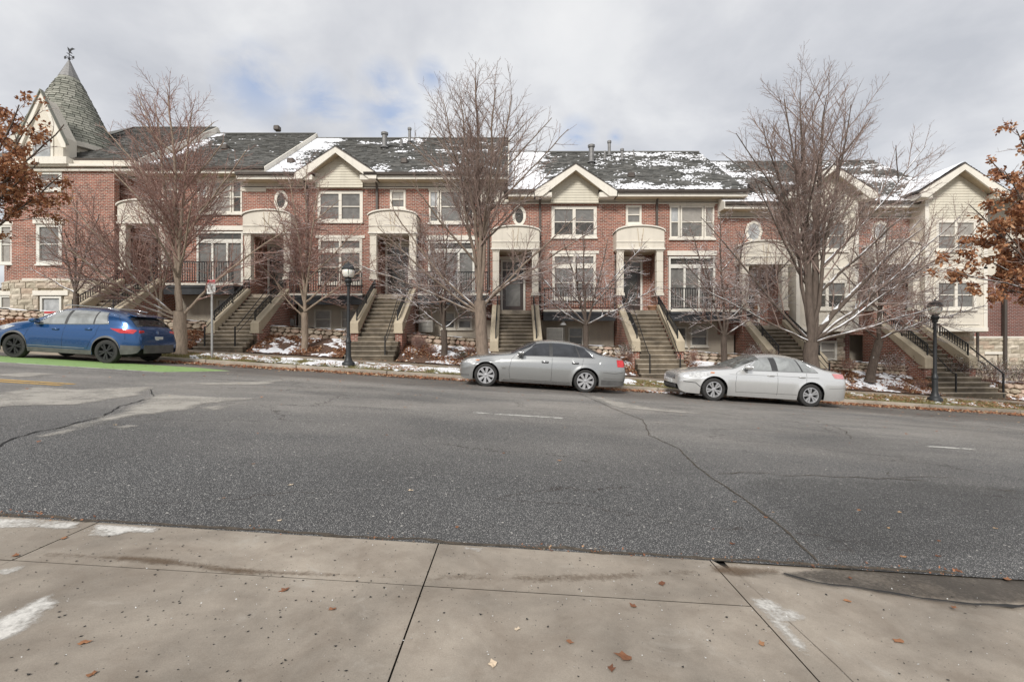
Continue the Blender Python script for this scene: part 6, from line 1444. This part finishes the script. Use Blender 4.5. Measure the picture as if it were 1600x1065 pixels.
def leader(T, rng, p0, tgt, bulge, r0, P, r1=.012):
    """main limb curving from the fork out and then up to its target"""
    p0 = np.array(p0); tgt = np.array(tgt); n = 12; L = np.linalg.norm(tgt - p0); hor = tgt - p0; hor[2] = 0
    c1 = p0 + hor * bulge + np.array([0, 0, (tgt - p0)[2] * (.5 - .25 * bulge)]); t = np.linspace(0, 1, n)[:, None]
    pts = (1 - t) ** 2 * p0 + 2 * t * (1 - t) * c1 + t * t * tgt
    w = np.cumsum(rng.normal(0, .018 * L / 4, (n, 3)), axis=0); w -= np.linspace(0, 1, n)[:, None] * w[-1]; pts = pts + w
    rad = r0 * (1 - np.linspace(0, 1, n)) ** .8 + r1 * np.linspace(.3, 1, n)
    T.add('trunk', 8, pts, rad); side_shoots(T, rng, pts, rad, L, 0, P, P.get('st', .18)); return pts, rad
HAB = dict(wob=.075, up=(.05, .12, .16, .12, .05), tl=0, maxl=3, gap=(.15, .11, .085, .1), ang=(.70, .68, .7, .7), rat=(.42, .42, .38, .4), tap=.8, mx=(2.6, 1.0, .40, .2), thick=.0092)
def tree(lab, px, d, py, trunk_py, tr, leaders, habit, mats, lean=0, seed=1, foliage=None, y=None, name='bare_tree', group='bare street trees', trunk_pts=None):
    rng = np.random.default_rng(seed); b = at(px, py, d); b.z = min(b.z, gz(b.x, d) + .02) if d < 21 else b.z
    t = empty(name, tuple(b), lab, 'tree', group); T = Tree(); b0 = np.array(b)
    if trunk_pts: TP = np.array([tuple(at(*q)) for q in trunk_pts])
    else:
        fk = np.array(at(px + lean, trunk_py, d)); TP = np.array([b0 - [0, 0, .15], b0 + (fk - b0) * .06, b0 + (fk - b0) * .35 + [.02, 0, 0], b0 + (fk - b0) * .7, fk])
    R_ = tr * np.interp(np.linspace(0, 1, len(TP)), [0, .08, .3, 1], [1.35, 1.12, 1.0, .9]); T.add('trunk', 12, TP, R_)
    fk = TP[-1]
    mains = []
    for L in sorted(leaders, key=lambda q: q[4]):      # (target px, target py, depth offset, radius, bulge, start fraction up the trunk)
        tp = np.array(at(L[0], L[1], d + L[2])) + np.array([0, 0, -.2 - (.14 if px > 700 else .09) * max(0, at(L[0], L[1], d).z - 6)]); r0 = L[3] * .9; b_ = L[4]
        if L[4] <= habit.get('mb', .33) or len(mains) < 3 or len(L) > 5:
            s = L[5] if len(L) > 5 else 1.0; q = s * (len(TP) - 1); i = min(int(q), len(TP) - 2); f = q - i; st = TP[i] * (1 - f) + TP[i + 1] * f
            pr = leader(T, rng, st, tp, b_, r0, habit)
            if len(L) <= 5: mains.append(pr)
        else:                                           # lower boughs leave a main stem at about 45 degrees
            best = None
            for pts, rad in mains:
                for k in range(len(pts) - 3):
                    hd = math.hypot(*(tp - pts[k])[:2]); want = tp[2] - 1.05 * hd; cost = abs(pts[k][2] - max(want, fk[2] + .1)) + .35 * hd
                    if best is None or cost < best[0]: best = (cost, pts[k], rad[k])
            pr = leader(T, rng, best[1], tp, .42, min(r0, best[2] * .68), habit)
            if r0 > .055: mains.append(pr)
    v, f = T.mesh('trunk'); npmesh('trunk', v, f, mats[0], t, True)
    v, f = T.mesh('crown'); c = npmesh('crown', v, f, mats[1], t, False, 'stuff'); npm = len(f)
    if foliage:
        n, sz, mt = foliage; ends = np.array([p[-1] for (pt, s_, m), LL in T.b.items() if pt == 'crown' for p, _ in LL]); rng.shuffle(ends); ends = ends[[i for i, q in enumerate(ends) if mnoise.noise(Vector(q) * 1.6) > -.06]]
        e = ends[rng.integers(0, len(ends), n)] if n > len(ends) else ends[:n]; e = e + rng.normal(0, .07, e.shape)
        # leaves: small folded quads hanging from the twig ends
        N_ = len(e); a = rng.normal(size=(N_, 3)); a /= np.linalg.norm(a, axis=1)[:, None]; a[:, 2] -= .5; a /= np.linalg.norm(a, axis=1)[:, None]
        b_ = np.cross(a, rng.normal(size=(N_, 3))); b_ /= np.linalg.norm(b_, axis=1)[:, None] + 1e-9; s_ = rng.uniform(sz[0], sz[1], (N_, 1))
        cc = np.cross(a, b_); V = np.stack([e, e + a * s_ * .5 + b_ * s_ * .36 + cc * s_ * .1, e + a * s_ * 1.1, e + a * s_ * .5 - b_ * s_ * .3 + cc * s_ * .14], 1).reshape(-1, 3)
        npmesh('foliage', V, np.arange(N_ * 4).reshape(-1, 4), mt, t, False, 'stuff')
    return npm
H = lambda **k: {**HAB, **k}
BIG = H()
cnt = []
cnt.append(tree('tall bare tree with reddish twigs standing between the blue SUV and the parking sign', 281, 16.9, 549, 486, .215,
    [(262, 112, 0, .10, .12), (240, 130, .5, .075, .2), (300, 150, -.4, .08, .2), (335, 168, .5, .07, .35), (205, 150, -.6, .075, .35), (160, 175, .4, .07, .45), (350, 200, -.5, .06, .45), (215, 120, .9, .05, .4), (172, 245, -.8, .06, .6), (142, 330, .5, .05, .6, .85), (372, 262, .2, .06, .6), (455, 345, -.2, .055, .3, .85), (385, 215, -.7, .06, .5), (60, 330, -1, .045, .6, .9), (230, 330, -1.8, .05, .8), (215, 240, 1.6, .06, .6), (330, 260, 1.6, .06, .6), (300, 300, -1.6, .05, .7), (110, 410, -.6, .04, .5, .8), (95, 270, .8, .05, .6, .9)],
    H(gap=(.22, .095, .07, .1), rat=(.48, .45, .40, .4), mx=(2.7, 1.1, .4, .2), st=.22), ('bark_pale', 'twig_red'), seed=3))
cnt.append(tree('tall bare tree with grey leaders before the steps left of the grey sedan', 753, 16.9, 575, 470, .22,
    [(742, 78, 0, .11, .06), (775, 96, .4, .085, .16), (800, 108, -.4, .075, .25), (718, 110, -.3, .075, .22), (692, 118, .6, .07, .33), (832, 150, .6, .08, .4), (862, 150, -.3, .07, .5), (888, 172, .3, .075, .55), (640, 195, .1, .055, .55), (668, 160, -.8, .06, .45), (610, 300, .5, .05, .6, .9), (900, 330, -.5, .05, .35, .9), (935, 345, .3, .045, .3, .92), (640, 260, -1.4, .05, .6), (760, 190, 1.8, .06, .6), (770, 230, -1.9, .05, .7), (590, 345, -.5, .045, .5, .85), (860, 250, 1.4, .05, .6), (545, 400, -.2, .035, .4, .85)],
    H(gap=(.26, .105, .075, .1), rat=(.48, .45, .40, .4), mx=(2.8, 1.1, .4, .2), st=.26, up=(.05, .2, .18, .12, .05)), ('bark_mid', 'twig_grey'), seed=5, trunk_pts=[(756, 580, 16.9), (755, 565, 16.9), (752, 520, 16.9), (750, 470, 16.9)]))
cnt.append(tree('tall wide bare tree with snow streaked limbs behind the boot of the silver sedan', 1268, 16.9, 585, 535, .25,
    [(1250, 105, 0, .14, .02), (1292, 110, .4, .15, .05), (1225, 115, -.4, .08, .2), (1445, 345, -.3, .13, .3), (1190, 160, .5, .08, .3), (1150, 178, -.3, .07, .45), (1128, 215, .5, .06, .5), (1330, 125, -.5, .085, .3), (1362, 150, .5, .08, .4), (1400, 200, -.2, .075, .5), (1448, 200, .3, .08, .45), (1440, 290, -.5, .06, .45), (1500, 330, .4, .06, .4), (1540, 345, -.4, .05, .35), (1095, 330, -.5, .05, .55), (1270, 170, 2.0, .06, .6), (1280, 220, -2, .05, .7), (1075, 430, .2, .04, .4), (1180, 260, -1.4, .05, .6), (1380, 260, 1.5, .05, .6), (1470, 470, -.3, .05, .35)],
    H(gap=(.26, .105, .075, .1), rat=(.48, .45, .40, .4), mx=(2.8, 1.1, .4, .2), st=.26, up=(.05, .2, .18, .12, .05)), ('bark_dark', 'twig_grey'), seed=8, trunk_pts=[(1270, 592, 16.9), (1269, 575, 16.9), (1266, 555, 16.9), (1268, 535, 16.9)]))
SM = H(wob=.17, st=.22, gap=(.10, .07, .06, .1), rat=(.42, .42, .4, .4), mx=(1.5, .8, .36, .2), thick=.0105, ang=(.95, .85, .8, .7), up=(.02, .0, .02, .05, .05))
cnt.append(tree('slender bare tree leaning right of the parking sign with snow on the forks', 476, 19.7, 547, 488, .135,
    [(452, 262, 0, .07, .15), (430, 300, .4, .055, .3), (500, 270, -.4, .06, .2), (530, 300, .3, .055, .35), (410, 330, -.3, .05, .5), (575, 330, .2, .05, .45), (600, 390, -.4, .045, .5), (395, 395, .3, .045, .5), (480, 240, .9, .05, .1), (560, 385, .6, .045, .6), (430, 430, -.5, .04, .6, .9)],
    SM, ('bark_pale', 'twig_red'), seed=11))
cnt.append(tree('low dark twisted tree with snowy limbs right of the first street lamp', 694, 19.9, 555, 515, .135,
    [(640, 395, 0, .06, .5), (668, 360, .4, .06, .3), (700, 345, -.3, .07, .1), (735, 362, .3, .06, .4), (765, 400, -.3, .05, .6), (615, 440, .2, .045, .6), (690, 320, .9, .05, .2), (790, 430, .3, .04, .6), (650, 330, -.6, .05, .3), (600, 370, .2, .045, .5)],
    SM, ('bark_dark', 'twig_snowy'), seed=14))
cnt.append(tree('low spreading tree edged with snow behind the roof of the grey sedan', 915, 19.9, 556, 508, .115,
    [(850, 405, 0, .05, .5), (880, 370, .4, .055, .3), (910, 350, -.3, .055, .1), (950, 365, .4, .05, .4), (990, 400, -.3, .05, .5), (1030, 440, .2, .045, .4), (840, 450, -.3, .04, .6), (1010, 370, .6, .045, .5), (815, 395, .5, .04, .5), (900, 395, -1, .045, .4)],
    SM, ('bark_dark', 'twig_snowy'), seed=17))
cnt.append(tree('low bare tree with curled limbs behind the bonnet of the silver sedan', 1131, 19.9, 566, 525, .125,
    [(1062, 395, 0, .05, .55), (1080, 350, .4, .055, .4), (1125, 320, -.3, .06, .15), (1165, 345, .4, .055, .4), (1215, 400, -.3, .055, .5), (1240, 450, .3, .045, .4), (1040, 440, -.2, .04, .6), (1100, 400, -1, .04, .4), (1190, 335, .5, .05, .4), (1250, 380, -.5, .045, .5)],
    SM, ('bark_dark', 'twig_snowy'), seed=21))
cnt.append(tree('dark leaning tree with snow on its limbs left of the last steps', 1361, 19.7, 592, 532, .165,
    [(1330, 380, 0, .06, .4), (1365, 340, .4, .065, .2), (1410, 350, -.3, .06, .35), (1460, 380, .3, .06, .5), (1500, 420, -.4, .055, .35), (1300, 400, .2, .055, .6), (1290, 460, -.3, .05, .5), (1390, 310, .8, .05, .3), (1540, 470, .2, .045, .3), (1440, 330, .3, .05, .4)],
    SM, ('bark_dark', 'twig_snowy'), seed=25, trunk_pts=[(1359, 597, 19.7), (1360, 588, 19.7), (1366, 560, 19.7), (1374, 532, 19.7)]))
cnt.append(tree('small dark tree before the stone base of the corner house', 119, 19.6, 508, 458, .11,
    [(60, 360, 0, .045, .5), (85, 320, .4, .05, .3), (120, 300, -.3, .05, .1), (155, 325, .4, .045, .4), (185, 370, -.3, .045, .5), (45, 410, .2, .04, .6), (200, 330, .5, .04, .5), (100, 350, -1, .04, .4)],
    SM, ('bark_dark', 'twig_red'), seed=28))
cnt.append(tree('short pale trunked tree just left behind the big reddish tree', 251, 19.9, 535, 480, .11,
    [(215, 330, 0, .045, .4), (245, 290, .4, .05, .2), (280, 310, -.3, .045, .3), (310, 360, .3, .04, .5), (190, 390, -.2, .04, .5)],
    SM, ('bark_mid', 'twig_red'), seed=31))
# oaks keeping their brown leaves: the trunks stand outside the picture, the boughs reach in
OK = H(wob=.2, mb=.2, gap=(.26, .18, .14, .1), maxl=3, mx=(1.3, .7, .3, .2), ang=(.9, .9, .9, .8), up=(0, .02, .0, 0, 0), rat=(.4, .45, .4, .4), thick=.012)
cnt.append(tree('oak with rust brown leaves reaching in at the left edge', -70, 13.2, 560, 420, .2,
    [(100, 175, 0, .05, .4), (62, 150, .5, .05, .3), (30, 140, -.5, .06, .2), (60, 240, .2, .05, .5), (95, 262, .6, .035, .5), (-60, 120, 0, .08, .1), (0, 200, -.9, .05, .3), (-160, 150, .3, .06, .4), (-180, 260, -.4, .05, .5), (10, 270, .6, .04, .5)],
    OK, ('bark_dark', 'twig_grey'), seed=41, foliage=(7500, (.06, .14), 'oak_leaf'), name='oak_tree', group='oaks with brown leaves'))
cnt.append(tree('oak with rust brown leaves reaching in at the right edge', 1665, 15.0, 640, 470, .2,
    [(1588, 175, 0, .06, .2), (1545, 230, .4, .045, .4), (1515, 310, -.3, .04, .5), (1530, 390, .3, .035, .5), (1480, 410, -.3, .03, .5), (1560, 440, .5, .04, .5), (1640, 150, .2, .07, .1), (1590, 290, -.7, .05, .4), (1720, 200, .3, .06, .4), (1575, 370, .5, .04, .5), (1555, 285, .8, .04, .4), (1600, 470, -.5, .03, .5), (1560, 340, -.3, .04, .5), (1610, 240, .3, .05, .3), (1570, 250, -.6, .045, .4), (1545, 420, .2, .035, .5)],
    OK, ('bark_dark', 'twig_grey'), seed=44, foliage=(12500, (.06, .15), 'oak_leaf'), name='oak_tree', group='oaks with brown leaves'))
FARH = H(gap=(.5, .35, .22, .2), mx=(3.5, 1.6, .7, .3), thick=.016)
cnt.append(tree('bare tree far behind, its top showing over the ridge left of the tall middle tree', 640, 42, 420, 330, .25, [(650, 175, 0, .12, .1), (630, 195, 1, .1, .2), (680, 150, -1, .1, .3), (672, 190, 1.5, .1, .3)], FARH, ('bark_mid', 'twig_grey'), seed=51, y=42, group='bare trees behind the houses'))
cnt.append(tree('bare tree far behind, its top showing over the ridge beside the turret roof', 335, 42, 420, 330, .25, [(330, 160, 0, .12, .1), (345, 180, 1, .1, .2), (318, 180, -1, .1, .3)], FARH, ('bark_mid', 'twig_grey'), seed=54, y=42, group='bare trees behind the houses'))
cnt.append(tree('bare tree beyond the garage at the left edge', -10, 46, 470, 420, .2, [(5, 330, 0, .12, .1), (-15, 350, 1, .1, .2), (18, 380, -1, .08, .4), (-40, 360, -1, .1, .3)], FARH, ('bark_dark', 'twig_grey'), seed=57, y=46, group='bare trees behind the houses'))
# bushes
def bush(px, py, d, w, h, lab, mat='twig_snowy', n=60, seed=1, leaves=0, name='bush', th=.006, leafmat='evergreen'):
    rng = np.random.default_rng(seed); b = at(px, py, d); t = empty(name, tuple(b), lab, 'bush'); T = Tree(); P = H(wob=.25, maxl=2, gap=(.13, .1, .1, .1), mx=(.5, .22, .2, .2), rat=(.5, .5, .4, .4), thick=.012, tl=0)
    for k in range(n):
        a = rng.uniform(0, 6.28); r_ = rng.random() ** .5; o = np.array([math.cos(a) * r_ * w * .3, math.sin(a) * r_ * min(w, 1.0) * .3, -.1]); tg = np.array([math.cos(a) * r_ * w * .5, math.sin(a) * r_ * min(w, 1.0) * .5, h * (1 - .5 * r_ * r_) * rng.uniform(.7, 1.05)])
        d0 = nrm_(tg - o); L = np.linalg.norm(tg - o); grow(T, rng, np.array(b) + o, d0, L, th, 1, P)
    v, f = T.mesh('crown'); npmesh('stems', v, f, mat, t, False, 'stuff')
    if leaves:
        ends = np.array([p[-1] for k, LL in T.b.items() for p, _ in LL]); e = ends[rng.integers(0, len(ends), leaves)] + rng.normal(0, .04, (leaves, 3))
        N_ = len(e); a = rng.normal(size=(N_, 3)); a /= np.linalg.norm(a, axis=1)[:, None]; b_ = np.cross(a, rng.normal(size=(N_, 3))); b_ /= np.linalg.norm(b_, axis=1)[:, None]; s_ = rng.uniform(.02, .05, (N_, 1))
        V = np.stack([e, e + a * s_ * .5 + b_ * s_ * .4, e + a * s_, e + a * s_ * .5 - b_ * s_ * .4], 1).reshape(-1, 3); npmesh('leaves', V, np.arange(N_ * 4).reshape(-1, 4), leafmat, t, False, 'stuff')
bush(1400, 575, 20.2, 1.3, .75, 'snow dusted bare bush beside the dark leaning tree', n=50, seed=2, leaves=500)
bush(1500, 588, 20.3, 1.6, .9, 'brown bush with snow behind the last rail post', n=80, seed=3, leaves=1200)
bush(1550, 592, 20.2, 1.6, .95, 'brown bush with snow next to the downpipe at the right', n=80, seed=4, leaves=1200)
bush(1600, 596, 20.1, 1.7, .95, 'brown bush with snow cut by the right edge', n=80, seed=5, leaves=1200)
bush(1180, 560, 20.5, 1.3, .65, 'snowy bush at the foot of the steps behind the silver sedan', n=50, seed=6, leaves=500)
bush(548, 540, 20.6, .55, .85, 'small bush with snow behind the first street lamp', n=40, seed=7, leaves=700)
bush(655, 540, 20.4, .6, .6, 'tuft of dry ornamental grass right of the lamp steps', 'twig_red', n=110, seed=8, th=.004)
bush(975, 553, 20.0, .9, .5, 'planter bush with snow behind the boot of the grey sedan', n=50, seed=9, leaves=700)
bush(440, 548, 20.2, .8, .5, 'twiggy low bush beside the second steps', 'twig_red', n=50, seed=10)
bush(8, 508, 22.0, 1.2, .7, 'snow covered shrub at the left edge before the garage', n=60, seed=12, leaves=1500)
bush(722, 560, 19.6, .8, .3, 'low snow laden shrub on the bed left of the grey sedan', n=40, seed=13, leaves=500)
bush(1205, 560, 20.2, .6, .5, 'little twiggy shrub by the rail post behind the silver sedan', 'twig_grey', n=40, seed=14, leaves=100)
for i, (px, py, d, w, h, lb) in enumerate(((425, 552, 19.6, .7, .4, 'dry brown clump against the brick cheek left of the leaning tree'), (520, 548, 20.3, .6, .35, 'low dry plant with snow behind the first lamp post'), (672, 549, 20.2, .6, .35, 'low dry plant between the lamp steps and the twisted tree'),
    (733, 548, 20.4, .5, .4, 'low dry plant beside the tall middle trunk'), (1085, 560, 20.2, .8, .45, 'tuft of dry stems behind the bonnet of the silver sedan'), (1325, 572, 20.4, .6, .4, 'tuft of dry stems below the low stone wall left of the leaning tree'), (330, 540, 19.8, .6, .35, 'dry plant behind the parking sign post'), (1440, 600, 19.5, .6, .3, 'dry plant left of the last steps'))):
    bush(px, py, d, w, h, lb, 'twig_red', n=36, seed=30 + i, leaves=260, leafmat='leaf_litter')
print('crown faces', cnt, sum(cnt))
